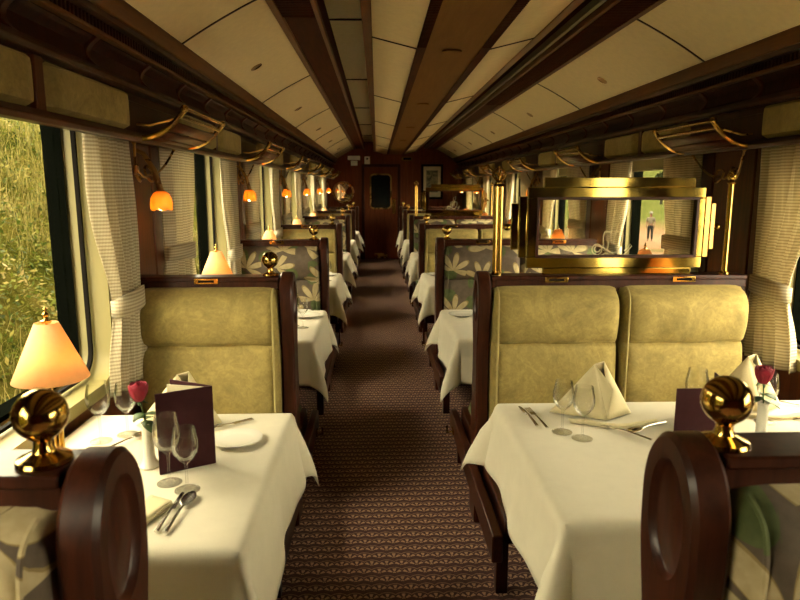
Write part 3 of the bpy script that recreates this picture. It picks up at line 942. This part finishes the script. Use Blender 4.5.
# ------------------------------------------------------------------ curtains
def curtain_mb(x, s, yp, yf, zt, zb, ztie, seed, loose=.62):
    """s: direction into the room; yp edge at the pier, yf free edge over the window"""
    r = random.Random(seed); ph = [r.uniform(0, 6.28) for _ in range(4)]
    nf = 5; pts = []
    for i in range(41):
        t = i / 40; z = lerp(zt, zb, t)
        d = (z - ztie)
        g = math.exp(-(d / (.26 if d > 0 else .16)) ** 2)
        wid = lerp(1.0 if d > 0 else .86, loose, g)
        row = []
        for j in range(61):
            u = j / 60
            y = yp + (yf - yp) * wid * u + (yp - yf) * .12 * (1 - g) * (1 - u) * (1 if d < 0 else 0)
            amp = lerp(.030, .016, g) * (.75 + .25 * sin(z * 5 + ph[2]))
            fold = amp * sin(2 * PI * nf * u + ph[0] + .35 * sin(z * 4 + ph[1])) + .006 * sin(2 * PI * 11 * u + ph[3] + z * 3)
            bulge = .022 * sin(PI * u) * g + .012 * sin(PI * u) * (1 - g)
            row.append((x + s * (fold + bulge + .01), y, z))
        pts.append(row)
    return MB().grid(pts)
def curtain(side, w, far, k):
    xi = XL if side < 0 else XR; s = -side
    xw = xi + s * .038
    if far: yp, yf = (w + WHALF + .232, w + WHALF - .155) if side < 0 else (w + WHALF + .06, w + WHALF - .36)
    else: yp, yf = w - WHALF - .12, w - WHALF + .38
    nm = 'left' if side < 0 else 'right'
    cy = (yp + yf) / 2
    lab = 'cream ribbed curtain tied back at the %s edge of the %s %s window' % ('far' if far else 'near', ORD[k], nm)
    t = thing('curtain', lab, 'curtain', (xw, cy, .72), 0, 'tied curtains on the %s windows' % nm)
    zt = 1.73 - .72; zb = .022; zt_tie = 1.085 - .72 if far else 1.21 - .72
    loose = .66 if far else .8
    curtain_mb(0, s, yp - cy, yf - cy, zt, zb, zt_tie, 17 * k + far * 5 + (side > 0) * 3, loose).build('drape', M['curtain'], t, solid=.002)
    # tie band: loop round the gathered cloth
    y0, y1 = yp - cy, yp - cy + (yf - yp) * loose
    n = 24; lo, hi = [], []
    for i in range(n):
        a = 2 * PI * i / n
        y = (y0 + y1) / 2 + (abs(y1 - y0) / 2 + .006) * cos(a); x = s * .018 + .046 * sin(a) 
        sag = .022 * (cos(a) * (1 if y1 > y0 else -1) * -.5) 
        lo.append((x, y, zt_tie - .034 + sag)); hi.append((x, y, zt_tie + .034 + sag * .6 - .02 * sin(a) * s * -1))
    MB().grid([lo + [lo[0]], hi + [hi[0]]]).build('tieback', M['curtain'], t, solid=.004)
for k, w in enumerate(WL):
    if k == 0: continue
    curtain(-1, w, True, k - 1)
    if k > 1: curtain(-1, w, False, k - 1)
for k, w in enumerate(WR):
    if k < 1: continue
    curtain(1, w, True, k - 1)
    if k > 1: curtain(1, w, False, k - 1)

# ------------------------------------------------------------------ racks, valance pads, sconces
def make_rack(side):
    t = thing('luggage_rack', 'x', 'luggage rack')
    s = -side; L = .31      # half length; local x = into the room
    def P(u): return (s * (.01 + .175 * u), .004 + .105 * u ** 2.2)
    for e in (-L, L):
        MB().tube([(P(i / 12)[0], e, P(i / 12)[1]) for i in range(13)], .0115, 8).build('side_arm', M['brass'], t)
        MB().ball((P(1)[0], e, P(1)[1] + .004), .016, 14, 8).build('ball_end', M['brass'], t)
        MB().tube([(s * .0, e, .055), (s * .05, e, .052), (P(.75)[0], e, .075)], .005, 6).build('brace', M['brass_dark'], t)
    for u0, u1 in ((.02, .26), (.31, .53), (.58, .78)):
        a, c = P(u0), P(u1); rows = [[(a[0], -L, a[1]), (a[0], L, a[1])], [(c[0], -L, c[1]), (c[0], L, c[1])]]
        MB().grid(rows).build('slat', M['wood_mid'], t, solid=.008)
    for u, dz in ((1, .006), (.91, -.006)):
        p = P(u); MB().tube([(p[0], -L, p[1] + dz), (p[0], L, p[1] + dz)], .0075, 8).build('front_rod', M['brass'], t)
    return t
for side, wins, nm in ((-1, WL, 'left'), (1, WR, 'right')):
    proto = None; k = 0; kk = 0
    for i, w in enumerate(wins):
        yc = w + 1.01 + (.0 if side < 0 else -.06)
        if yc + .31 < YE and yc > 1.5:
            x = mx(-.925, side)
            lab = '%s brass and wood luggage rack on the %s wall' % (ORD[k], nm)
            if proto is None:
                proto = make_rack(side); proto.location = (x, yc, 1.725); tag(proto, lab, 'luggage rack', 'luggage racks on the %s wall' % nm)
            else: dup(proto, (x, yc, 1.725), 0, lab, 'luggage racks on the %s wall' % nm)
            k += 1
        for half in (0, 1):
            y0, y1 = (w - .66, w - .03) if half == 0 else (w + .03, w + .66)
            if side > 0: y0 -= .06; y1 -= .06
            if y1 < .8 or y1 > YE: continue
            b = MB(); pts = []
            for a in range(17):
                u = a / 16; row = []
                for c in range(9):
                    v = c / 8
                    e = max(0, 1 - abs(2 * u - 1) ** 14) ** .5 * max(0, 1 - abs(2 * v - 1) ** 8) ** .5
                    row.append((mx(-.956 + .038 * e, side), lerp(y0, y1, u), lerp(1.75, 1.90, v)))
                pts.append(row)
            b.grid(pts)
            o = b.build('valance_pad', M['pad']); tag(o, 'olive velvet valance pad above the %s half of the %s %s window' % ('near' if half == 0 else 'far', ORD[max(0, i - 1)] if side < 0 or 1 else '', nm), 'valance', 'olive valance pads on the %s' % nm)
            if i == 0: o['label'] = 'olive velvet valance pad closest to the camera on the %s' % nm
            kk += 1
        if w > .5:
            # wooden divider between the two pads
            yy = w - (.06 if side > 0 else 0)
            a, c = sorted((mx(-.958, side), mx(-.935, side)))
            trim(MB().box(a, c, yy - .026, yy + .026, 1.75, 1.902), M['wood_mid'], .004)
def make_sconce(side, lit=True):
    t = thing('wall_sconce', 'x', 'wall lamp')
    s = -side
    b = MB().lathe([(.0001, 0), (.03, 0), (.032, .006), (.02, .012), (.0001, .013)], axis='x', n=20)
    if s < 0: b.v = [(-x, y, z) for x, y, z in b.v]
    b.xform(Matrix.Translation((s * .016, 0, .13))); b.build('back_plate', M['brass_dark'], t)
    def curl(sg):
        P = []
        for i in range(22):            # ring curl
            a = 2 * PI * i / 21 * .95
            P.append((s * (.05 + .012 * sin(a)), sg * (.075 + .032 * cos(a + PI * 1.15)), .115 + .034 * sin(a + PI * 1.15)))
        for i in range(1, 12):
            u = i / 11; P.append((s * (.05 + .06 * u), sg * (.105 + .15 * u ** 1.1), .11 + .12 * u ** 1.8))
        return P
    for sg in (-1, 1):
        p = curl(sg); b = MB().tube(p, .0055, 7); b.ball(p[-1], .009, 10, 6)
        b.tube([(s * .02, 0, .13), (s * .045, sg * .02, .10), p[0]], .0055, 7)
        b.build('hook_arm', M['brass_dark'], t)
    if lit:
        b = MB().tube([(s * .03, -.02, .215), (s * .06, -.012, .20), (s * .10, -.004, .13), (s * .12, 0, .045)], [.008, .011, .012, .014], 10); b.build('stem', M['brass_dark'], t)
        MB().lathe([(.0001, .052), (.012, .05), (.018, .042), (.02, .034), (.0001, .033)], (s * .12, 0, 0), 16).build('cap', M['brass_dark'], t)
        def lobes(a, h): return 1 + (.05 * abs(cos(3 * a)) if h < 0 else .02)
        prof = [(.018, .038), (.032, .028), (.042, .008), (.045, -.016), (.044, -.034)]
        sh = MB().shell(prof, (s * .12, 0, 0), 36, lobes)
        n = 36; last = len(sh.v) - n
        for i in range(n):
            x, y, z = sh.v[last + i]; a = 2 * PI * i / n; sh.v[last + i] = (x, y, z - .012 * abs(cos(3 * a)))
        sh.build('tulip_shade', M['tulip'], t, solid=.002)
        MB().ball((s * .12, 0, -.026), .015, 12, 8, 1.3).build('bulb', M['bulb'], t)
        lamp_light(t, (s * .12, 0, -.020), .12, (1, .55, .18), .016)
    return t
for side, wins, nm in ((-1, WL, 'left'), (1, WR, 'right')):
    proto = None; k = 0
    for w in wins:
        yc = w + 1.01 + (.0 if side < 0 else -.0)
        if yc < 0 or yc > YE - .3: continue
        if side > 0 and yc < 2.5: continue
        loc = (XL if side < 0 else XR, yc, 1.485)
        lab = 'lit brass sconce with amber tulip shade on the %s %s wall pier' % (ORD[k], nm)
        if side < 0 and yc < 1.5: continue
        if side > 0 and k == 0:
            q = make_sconce(1, False); q.location = loc; q.name = 'wall_bracket'
            tag(q, 'curled brass wall bracket without shade beside the near right curtain', 'wall bracket'); k += 1; continue
        if proto is None:
            proto = make_sconce(side); proto.location = loc; tag(proto, lab, 'wall lamp', 'tulip sconces on the ' + nm)
        else: dup(proto, loc, 0, lab, 'tulip sconces on the ' + nm)
        k += 1

# ------------------------------------------------------------------ glass partitions and brass posts
def rectring(b, o, i, y0, y1):
    """flat frame in the xz plane between rectangles o and i (x0,x1,z0,z1)"""
    b.box(o[0], o[1], y0, y1, i[3], o[3]); b.box(o[0], o[1], y0, y1, o[2], i[2])
    b.box(o[0], i[0], y0, y1, i[2], i[3]); b.box(i[1], o[1], y0, y1, i[2], i[3])
def make_partition():
    t = thing('glass_partition', 'x', 'glass partition')    # local origin on the rail, x along the bench
    b = MB(); rectring(b, (.664, 1.458, .028, .385), (.708, 1.425, .078, .338), -.012, .012); b.build('main_frame', M['brass_mirror'], t, .003)
    b = MB(); rectring(b, (.703, 1.431, .073, .343), (.716, 1.417, .086, .330), -.016, .016); b.build('inner_bead', M['wood'], t, .002)
    MB().box(.708, 1.425, -.003, .003, .078, .338).build('pane', M['pane'], t)
    MB().box(.737, 1.41, -.009, .009, .385, .428).build('top_strip', M['brass_mirror'], t, .003)
    MB().box(.74, 1.415, -.009, .009, -.003, .028).build('bottom_strip', M['brass_mirror'], t, .003)
    for a, c, z0, z1, yy in ((.628, .662, .075, .345, .010), (.593, .626, .11, .315, .008), (1.460, 1.486, .075, .345, .010), (1.488, 1.510, .11, .315, .008)):
        MB().box(a, c, -yy, yy, z0, z1).build('step_plate', M['brass_mirror'] if a < 1 else M['brass_dark'], t, .003)  # right-hand plates take the darker brass to paint in their shade
    for a in (.577, 1.524):
        b = MB().ball((a, 0, .21), .016, 12, 8); b.build('boss', M['brass_mirror'], t)
    # etched emblem: goblet outline, wavy plume and a curled scroll
    b = MB(); yy = -.0042; X0, Zc = 1.03, .19
    def pth(P, r=.0009): b.tube([(X0 + x, yy, Zc + z) for x, z in P], r, 5, flat=3)
    k = .0043
    def px(P): return [((x - 290) * k * .1, (300 - z) * k * .1) for x, z in P]
    pth(px([(255, 300), (300, 304), (370, 300), (440, 302), (446, 340), (445, 395), (430, 450), (400, 495), (350, 528), (300, 530)]))
    pth(px([(255, 300), (240, 350), (242, 410), (250, 440), (230, 455)]))
    pth(px([(410, 130), (385, 140), (390, 165), (408, 180), (410, 205), (395, 225), (378, 245), (375, 290), (360, 340), (345, 430)]))
    pth(px([(340, 150), (325, 190), (338, 230), (318, 280), (325, 340), (305, 420)]))
    pth(px([(290, 330), (280, 380), (300, 430), (290, 490)]))
    pth(px([(180 + 52 * cos(a), 485 + 55 * sin(a)) for a in [2 * PI * i / 20 for i in range(21)]]))
    pth(px([(185 + 30 * cos(a), 480 + 32 * sin(a)) for a in [2 * PI * i / 16 for i in range(14)]]))
    pth(px([(150, 440), (200, 450), (250, 470), (300, 500), (350, 528)]))
    pth(px([(140, 520), (190, 555), (240, 540), (290, 515)]))
    pth(px([(440, 560), (500, 510), (545, 450), (530, 430), (505, 470), (470, 500)]))
    b.build('etched_emblem', M['etch'], t)
    return t
P1 = make_partition(); P1.location = (0, UY[1], 1.156); tag(P1, 'brass stepped frame with etched glass on the nearer right bench back', 'glass partition', 'brass glass partitions')
dup(P1, (0, UY[4], 1.156), 0, 'brass stepped frame with etched glass on the far right bench back', 'brass glass partitions')
def brass_post(x, y, fancy, label):
    t = thing('brass_post', label, 'post', (x, y, 1.155), 0, 'brass posts on the bench backs')
    MB().lathe([(.0001, 0), (.024, 0), (.024, .006), (.018, .012), (.0001, .013)], n=20).build('base', M['brass'], t)
    b = MB(); hgt = .40
    if fancy:
        for a in (-.011, .011): b.tube([(a, 0, .01), (a, 0, hgt)], .0105, 12)
        b.box(-.023, .023, -.014, .014, hgt - .012, hgt)
    else: b.lathe([(.0001, .01), (.013, .01), (.013, hgt), (.0001, hgt)], n=16)
    b.build('shaft', M['brass'], t)
    b = MB().lathe([(.0001, hgt), (.017, hgt), (.019, hgt + .006), (.010, hgt + .012), (.0001, hgt + .013)], n=18)
    c = hgt + .040
    if fancy:
        for i in range(8):
            a = 2 * PI * i / 8
            b.tube([((.006 + .023 * sin(PI * q)) * cos(a), (.006 + .023 * sin(PI * q)) * sin(a), c - .03 + .06 * q) for q in [j / 8 for j in range(9)]], .0032, 5)
        b.ball((0, 0, c), .012, 12, 8); b.ball((0, 0, c + .032), .007, 10, 6)
    else: b.ball((0, 0, c - .006), .023, 18, 10)
    b.build('finial', M['brass'], t)
for k, nm in ((1, 'nearer'), (4, 'far')):
    brass_post(.535, UY[k], True, 'brass post with openwork finial beside the %s glass partition, aisle side' % nm)
    brass_post(1.575, UY[k], False, 'plain brass post with ball top beside the %s glass partition, window side' % nm)

# ------------------------------------------------------------------ ceiling lights, end wall fittings
def downlight(x, y, z, tilt, label, m, r=.036):
    t = thing('ceiling_downlight', label, 'ceiling light', (x, y, z), 0, 'small round ceiling lights'); t.rotation_euler = (0, tilt, 0)
    MB().lathe([(.020, -.002), (r, -.002), (r, .006), (.018, .006)], n=24).build('rim', m, t)
    MB().lathe([(.0001, .001), (.024, .001), (.022, -.001), (.0001, -.001)], n=20).build('lens', M['black'], t)
for k in range(7):
    y = 4.0 + 2.05 * (k - 1)
    if y > 2.5:
        x = -.70; downlight(x, y, archz(x) - .006, -.53, '%s dark round light in the left ceiling arch' % ORD[k - 1], M['brass_dark'])
        x = mx(x, 1); downlight(x, y + .4, archz(x) - .006, .53, '%s dark round light in the right ceiling arch' % ORD[k - 1], M['brass_dark'])
    y = 3.5 + 2.15 * k
    if y < YE: downlight(.39, y, 2.226, 0, '%s round light in the brown middle ceiling panel' % ORD[k], M['brown_panel'], .05)
# framed picture
t = thing('framed_picture', 'framed engraving with pale mount on the end wall, right of the door', 'picture', (1.18, YE - .001, 1.30))
b = MB(); rectring(b, (-.235, .235, -.01, .73), (-.185, .185, .04, .68), -.03, 0); b.build('frame', M['black'], t, .004)
MB().box(-.19, .19, -.014, -.006, .035, .685).build('mount', M['paper'], t)
mp, nt, out = mat('engraving'); n = N(nt)
f = n.noise(n.coord(), 9, 5, .7, 1.5); n.pbsdf(out, n.ramp(f, [(.38, (.05, .06, .05)), (.5, (.22, .22, .16)), (.62, (.42, .38, .25))]), .7)
MB().box(-.125, .125, -.016, -.0145, .14, .60).build('print', mp, t)
t = thing('round_mirror', 'round brass mirror on the end wall, left of the door', 'mirror', (-.72, YE - .001, 1.44))
MB().lathe([(.0001, 0), (.0002, -.012), (.19, -.012), (.195, -.03), (.225, -.03), (.23, -.012), (.23, 0)], (0, 0, 0), 48, 'y').build('rim', M['brass_dark'], t)
MB().lathe([(.0001, -.018), (.10, -.0165), (.19, -.0145), (.19, -.012), (.0001, -.012)], (0, 0, 0), 40, 'y').build('mirror_face', M['mirror'], t)
t = thing('wall_speaker', 'pale two-box wall unit high on the end wall, left of the door', 'wall unit', (-.485, YE - .001, 2.0))
MB().box(-.13, .13, -.07, 0, .115, .20).build('upper_box', M['white'], t, .005); MB().box(-.065, .075, -.06, 0, 0, .10).build('lower_box', M['white'], t, .005)
t = thing('thermostat', 'white thermostat above the door on the left', 'thermostat', (-.205, YE - .001, 2.0))
MB().box(-.058, .058, -.03, 0, 0, .19).build('body', M['white'], t, .006); MB().ball((0, -.03, .14), .02, 12, 6).build('dial', M['black'], t)
t = thing('air_vent', 'brass rimmed slot vent above the door on the right', 'vent', (.64, YE - .001, 2.10))
b = MB(); rectring(b, (-.115, .115, 0, .085), (-.075, .085, .02, .065), -.02, 0); b.build('rim', M['brass'], t, .003); MB().box(-.075, .085, -.01, 0, .02, .065).build('slot', M['black'], t)

# ------------------------------------------------------------------ outside, left: overgrown bank
def bank_z(x, y):
    d = -x
    pts = [(1.6, -1.3), (2.2, -.9), (3.0, -.1), (4.0, 1.25), (5.0, 2.45), (6.0, 2.75), (9, 2.7)]
    z = pts[-1][1]
    for (a, za), (b_, zb) in zip(pts, pts[1:]):
        if a <= d <= b_: z = lerp(za, zb, (d - a) / (b_ - a)); break
    if d < 1.6: z = -1.3
    return z + .10 * sin(y * 2.1 + x * 1.3) + .07 * sin(y * 4.7 - x * 3.1) + .22 * sin(y * .45)
rows = []
for i in range(60):
    x = lerp(-1.55, -9, i / 59); rows.append([(x, -6 + 46 * j / 160, bank_z(x, -6 + 46 * j / 160)) for j in range(161)])
mb_, nt, out = mat('bank_soil'); n = N(nt)
f = n.noise(n.coord(), 1.6, 5, .65); f2 = n.noise(n.coord(), 22, 4, .7)
c1 = n.ramp(f, [(.35, (.012, .015, .002)), (.5, (.040, .038, .006)), (.68, (.075, .058, .014))])
c2 = n.mix(n.math('MULTIPLY', f2, .6), c1, (.012, .015, .004, 1))
n.pbsdf(out, c2, .95, 0, n.bump(f2, .8, .05), Specular_IOR_Level=0)
struct(MB().grid(rows).build('ground_bank', mb_))
def foliage_mat(name, stops):
    m, nt, out = mat(name); n = N(nt)
    g = n.new('ShaderNodeNewGeometry')
    pn_ = n.noise(n.coord(), 1.3, 4, .65)
    c = n.ramp(n.math('ADD', n.math('MULTIPLY', g.outputs['Random Per Island'], .62), n.math('MULTIPLY_ADD', pn_, 1.2, -.41)), stops)
    p = n.pbsdf(None, c, .65, Specular_IOR_Level=.1); tr = n.new('ShaderNodeBsdfTranslucent'); n.link(c, tr.inputs[0])
    mxs = n.new('ShaderNodeMixShader'); mxs.inputs[0].default_value = .3
    n.link(p.outputs[0], mxs.inputs[1]); n.link(tr.outputs[0], mxs.inputs[2]); n.link(mxs.outputs[0], out.inputs[0]); return m
fm_leaf = foliage_mat('bank_leaves', [(0, (.006, .012, .002)), (.3, (.030, .044, .005)), (.55, (.075, .080, .010)), (.8, (.13, .105, .026)), (1, (.23, .165, .085))])
fm_grass = foliage_mat('bank_dry_grass', [(0, (.045, .045, .007)), (.5, (.11, .095, .022)), (1, (.18, .14, .05))])
rnd = random.Random(3)
v, f = [], []
for i in range(46000):
    x = -rnd.uniform(2.0, 5.6); y = rnd.uniform(2.6, 13)
    if rnd.random() > .55 + .45 * sin(y * 1.7 + x * 2.3) * sin(x * 3.1 - y): 
        if rnd.random() < .5: continue
    z = bank_z(x, y) + rnd.uniform(.0, .16) ; L = rnd.uniform(.025, .085); W = L * rnd.uniform(.35, .6)
    a, e = rnd.uniform(0, 2 * PI), rnd.uniform(-.4, 1.1)
    d = Vector((cos(a) * cos(e), sin(a) * cos(e), sin(e))); sd = d.cross(Vector((rnd.uniform(-1, 1), rnd.uniform(-1, 1), 1))).normalized()
    p = Vector((x, y, z)); b0 = len(v)
    v += [tuple(p), tuple(p + d * L * .5 + sd * W * .5), tuple(p + d * L), tuple(p + d * L * .5 - sd * W * .5)]; f.append((b0, b0 + 1, b0 + 2, b0 + 3))
bl = MB(); bl.v, bl.f = v, f
o = bl.build('bank_leaves', fm_leaf, smooth=False); tag(o, 'green leafy undergrowth on the bank outside the left windows', 'undergrowth', None, 'stuff')
v, f = [], []
for i in range(22000):
    x = -rnd.uniform(2.0, 5.6); y = rnd.uniform(2.6, 13)
    if sin(y * 1.1 + 1) * sin(x * 1.9 + y * .7) < rnd.uniform(-.9, .5): continue
    z = bank_z(x, y); L = rnd.uniform(.14, .42); a = rnd.uniform(0, 2 * PI); lean = rnd.uniform(.1, .8)
    d = Vector((cos(a), sin(a), 0)); sd = Vector((-sin(a), cos(a), 0)); p = Vector((x, y, z)); b0 = len(v); w = .004
    for q in (0, .5, 1):
        c = p + Vector((0, 0, L * (q - .25 * lean * q * q))) + d * (L * lean * q * q); ww = 1.3 * w * (1 - q * .85)
        v += [tuple(c - sd * ww), tuple(c + sd * ww)]
    f += [(b0, b0 + 1, b0 + 3, b0 + 2), (b0 + 2, b0 + 3, b0 + 5, b0 + 4)]
bl = MB(); bl.v, bl.f = v, f
o = bl.build('dry_grass', fm_grass, smooth=False); tag(o, 'dry yellow grass blades on the bank outside the left windows', 'grass', None, 'stuff')

# ------------------------------------------------------------------ outside, right: yard, fence, hill, one person
def yard_z(x, y):
    r = math.hypot(x, y)
    if r < 45: z = -1.55
    elif r < 70: z = lerp(-1.55, -.2, (r - 45) / 25)
    elif r < 95: z = lerp(-.2, .6, (r - 70) / 25)
    else: z = .6 + (r - 95) * .34
    return z + .05 * sin(x * .8) * sin(y * .6)
rows = []
ys = [-15 + 3 * i for i in range(80)]
for i in range(46):
    x = 2.05 + (i / 45) ** 1.6 * 150; rows.append([(x, y, yard_z(x, y) - (0 if x > 2.6 else 0)) for y in ys])
my, nt, out = mat('yard_ground'); n = N(nt)
v3 = n.mapping(n.coord(), (1, .35, 1)); f = n.noise(v3, .22, 5, .6, .6); f2 = n.noise(n.coord(), 2.2, 4, .7)
dist = n.new('ShaderNodeVectorMath', operation='LENGTH'); n.link(n.coord(), dist.inputs[0])
far = n.new('ShaderNodeMapRange'); far.inputs['From Min'].default_value = 47; far.inputs['From Max'].default_value = 56; n.link(dist.outputs['Value'], far.inputs['Value'])
dirt = n.ramp(f, [(.38, (.022, .025, .007)), (.47, (.056, .033, .020)), (.62, (.075, .047, .031))])
green = n.ramp(f2, [(.3, (.012, .016, .004)), (.55, (.028, .031, .0085)), (.75, (.046, .041, .018))])
n.pbsdf(out, n.mix(far.outputs[0], dirt, green), .95, 0, n.bump(f2, .4, .05), Specular_IOR_Level=0)
struct(MB().grid(rows).build('ground_yard', my))
mfence = m_plain('fence_timber', (.008, .007, .005), .9, Specular_IOR_Level=.05)
t = thing('timber_fence', 'dark post and rail fence across the yard seen through the right windows', 'fence', (0, 0, 0))
prev = None
for i in range(26):
    x = 8 + i * 1.9; y = math.sqrt(max(1, 72 ** 2 - x * x)); z = yard_z(x, y)
    MB().box(x - .09, x + .09, y - .09, y + .09, z - .2, z + 1.15).build('post', mfence, t)
    if prev:
        for hh in (.5, .95): MB().tube([(prev[0], prev[1], prev[2] + hh), (x, y, z + hh)], .06, 6).build('rail', mfence, t)
    prev = (x, y, z)
# bushes on the hill
fm_b = foliage_mat('bush_leaves', [(0, (.004, .006, .0015)), (.5, (.008, .0105, .0025)), (1, (.016, .018, .005))])
rb = random.Random(9)
bush = None
spots = []
for i in range(60):
    a = rb.uniform(.15, .75); r = rb.uniform(84, 120); x, y = r * sin(a), r * cos(a)
    if len(spots) >= 16 or any(math.hypot(x - q[0], y - q[1]) < 7 for q in spots): continue
    spots.append((x, y))
    if bush is None:
        b = MB()
        for q in range(900):
            th, ph_ = rb.uniform(0, 2 * PI), math.acos(rb.uniform(-.2, 1)); rr = 1.0 * rb.uniform(.75, 1.05)
            p = Vector((rr * sin(ph_) * cos(th), rr * sin(ph_) * sin(th), .25 + rr * cos(ph_))); d1 = Vector((rb.uniform(-1, 1), rb.uniform(-1, 1), rb.uniform(-1, 1))).normalized(); d2 = d1.cross(Vector((0.3, .2, 1))).normalized()
            b0 = len(b.v); s_ = .14; b.v += [tuple(p - d1 * s_), tuple(p + d2 * s_ * .5), tuple(p + d1 * s_), tuple(p - d2 * s_ * .5)]; b.f.append((b0, b0 + 1, b0 + 2, b0 + 3))
        root = b.build('hill_bush', fm_b, smooth=False); bush = root
    else:
        root = bush.copy(); C.objects.link(root)
    root.location = (x, y, yard_z(x, y)); sc = rb.uniform(.9, 2.2); root.scale = (sc * 1.2, sc * 1.2, sc)
    tag(root, 'round green bush on the far hillside seen through the right windows', 'bush', 'bushes on the far hillside')

# the person standing in the yard
def skin_body(name, chain, m, parent, root_i=0, sub=1):
    """chain: list of (parent index, xyz, radius)"""
    me = bpy.data.meshes.new(name); me.from_pydata([c[1] for c in chain], [(c[0], i) for i, c in enumerate(chain) if c[0] is not None], [])
    me.materials.append(m); o = bpy.data.objects.new(name, me); C.objects.link(o); o.parent = parent
    sk = o.modifiers.new('skin', 'SKIN'); sk.use_smooth_shade = True
    if not me.skin_vertices: me.skin_vertices.new()
    for i, c in enumerate(chain):
        sv = me.skin_vertices[0].data[i]; r = c[2] if isinstance(c[2], tuple) else (c[2], c[2]); sv.radius = r; sv.use_root = (i == root_i)
    q = o.modifiers.new('sub', 'SUBSURF'); q.levels = sub; q.render_levels = sub
    return o
skin = m_plain('skin', (.05, .027, .017), .6, Specular_IOR_Level=.05); shirt = m_plain('pale_shirt', (.045, .038, .027), .85, Specular_IOR_Level=.05); trou = m_plain('dark_trousers', (.004, .004, .004), .9, Specular_IOR_Level=.05); capm = m_plain('white_cap', (.07, .066, .06), .8, Specular_IOR_Level=.05)
px_, py_ = 15.95, 37.6
t = thing('person', 'person in pale shirt, dark trousers and white cap standing in the yard outside right window', 'person', (px_, py_, yard_z(px_, py_)), -.5)
ch = [(None, (0, 0, .90), (.13, .10)), (0, (0, 0, 1.10), (.125, .095)), (1, (0, 0, 1.30), (.15, .10)), (2, (0, 0, 1.40), (.07, .06)), (3, (0, -.01, 1.46), (.05, .05)), (4, (0, -.015, 1.54), (.075, .09)), (5, (0, -.01, 1.62), (.072, .088)), (6, (0, -.01, 1.68), (.045, .05))]
def limb(par, pts):
    last = par
    for p, r in pts:
        ch.append((last, p, r)); last = len(ch) - 1
    return last
hands = []
for sg in (-1, 1):
    limb(0, [((sg * .09, 0, .84), .085), ((sg * .10, -.005, .48), .062), ((sg * .105, .015, .12), .042), ((sg * .105, .0, .05), .045), ((sg * .115, -.13, .03), (.035, .028))])
    h_ = limb(2, [((sg * .17, 0, 1.33), .062), ((sg * .215, .01, 1.08), .045), ((sg * .21, -.09, .90), .034), ((sg * .205, -.11, .84), (.036, .022))])
    for q, (dx, L) in enumerate(((-.024, .055), (-.008, .066), (.008, .062), (.024, .048))):
        limb(h_, [((sg * .205 + dx * .4, -.115 + dx, .80), .010), ((sg * .205 + dx * .5, -.12 + dx, .80 - L * .6), .009), ((sg * .20 + dx * .5, -.115 + dx, .80 - L), .007)])
    limb(h_, [((sg * .185, -.145, .83), .011), ((sg * .18, -.16, .80), .009)])
skin_body('body', ch, skin, t)
c2 = [(None, (0, 0, .94), (.145, .115)), (0, (0, 0, 1.10), (.142, .112)), (1, (0, 0, 1.30), (.165, .115)), (2, (0, 0, 1.385), (.085, .075))]
for sg in (-1, 1):
    i0 = len(c2); c2 += [(2, (sg * .17, 0, 1.33), .075), (i0, (sg * .213, .008, 1.12), .062)]
skin_body('shirt', c2, shirt, t)
c3 = [(None, (0, 0, .96), (.14, .112)), (0, (0, 0, .88), (.145, .118))]
for sg in (-1, 1):
    i0 = len(c3); c3 += [(1, (sg * .092, 0, .80), .098), (i0, (sg * .10, -.005, .48), .075), (i0 + 1, (sg * .105, .012, .10), .062)]
skin_body('trousers', c3, trou, t)
b = MB().lathe([(.098, 1.615), (.098, 1.655), (.08, 1.70), (.04, 1.72), (.0001, 1.724)], (0, -.01, 0), 20); b.prism([(-.07, -.09), (-.05, -.19), (.05, -.19), (.07, -.09)], 1.615, 1.627, 'z'); b.build('cap', capm, t)
b = MB()
for sg in (-1, 1): b.ball((sg * .03, -.10, 1.565), .010, 8, 6)
b.build('eye', M['black'], t)
b = MB().tube([(0, -.10, 1.565), (0, -.125, 1.535), (0, -.10, 1.53)], .012, 6); b.build('nose', skin, t)
MB().tube([(-.028, -.098, 1.495), (0, -.104, 1.492), (.028, -.098, 1.495)], .006, 6).build('mouth', M['rose'], t)

# ------------------------------------------------------------------ sky, camera, view
w = bpy.data.worlds.new('sky'); bpy.context.scene.world = w; w.use_nodes = True
nt = w.node_tree; nt.nodes.clear(); n = N(nt)
out = nt.nodes.new('ShaderNodeOutputWorld'); bg = nt.nodes.new('ShaderNodeBackground'); n.link(bg.outputs[0], out.inputs[0])
bg.inputs[0].default_value = (1.0, .87, .60, 1); bg.inputs[1].default_value = 4.0
try:
    w.cycles.sampling_method = 'MANUAL'; w.cycles.sample_map_resolution = 64
except Exception: pass

cd = bpy.data.cameras.new('camera'); cam = bpy.data.objects.new('camera', cd); C.objects.link(cam)
R0 = Vector((.99939273, -.03484508, 0)); U0 = Vector((.00594253, .17043787, .98535051)); F0 = Vector((.03433461, .98475213, -.17054143))
cam.matrix_world = Matrix(((R0.x, U0.x, -F0.x, 0), (R0.y, U0.y, -F0.y, 0), (R0.z, U0.z, -F0.z, H), (0, 0, 0, 1)))
cd.sensor_fit = 'HORIZONTAL'; cd.sensor_width = 36; cd.lens = 650 / 800 * 36; cd.clip_start = .02; cd.clip_end = 600
cd.dof.use_dof = True; cd.dof.focus_distance = 2.9; cd.dof.aperture_fstop = 6.3
sc = bpy.context.scene; sc.camera = cam
vs = sc.view_settings; vs.view_transform = 'Standard'; vs.look = 'None'; vs.gamma = 1; vs.use_curve_mapping = False
vs.exposure = 2.35
sc.cycles.max_bounces = 14; sc.cycles.diffuse_bounces = 8; sc.cycles.transparent_max_bounces = 24
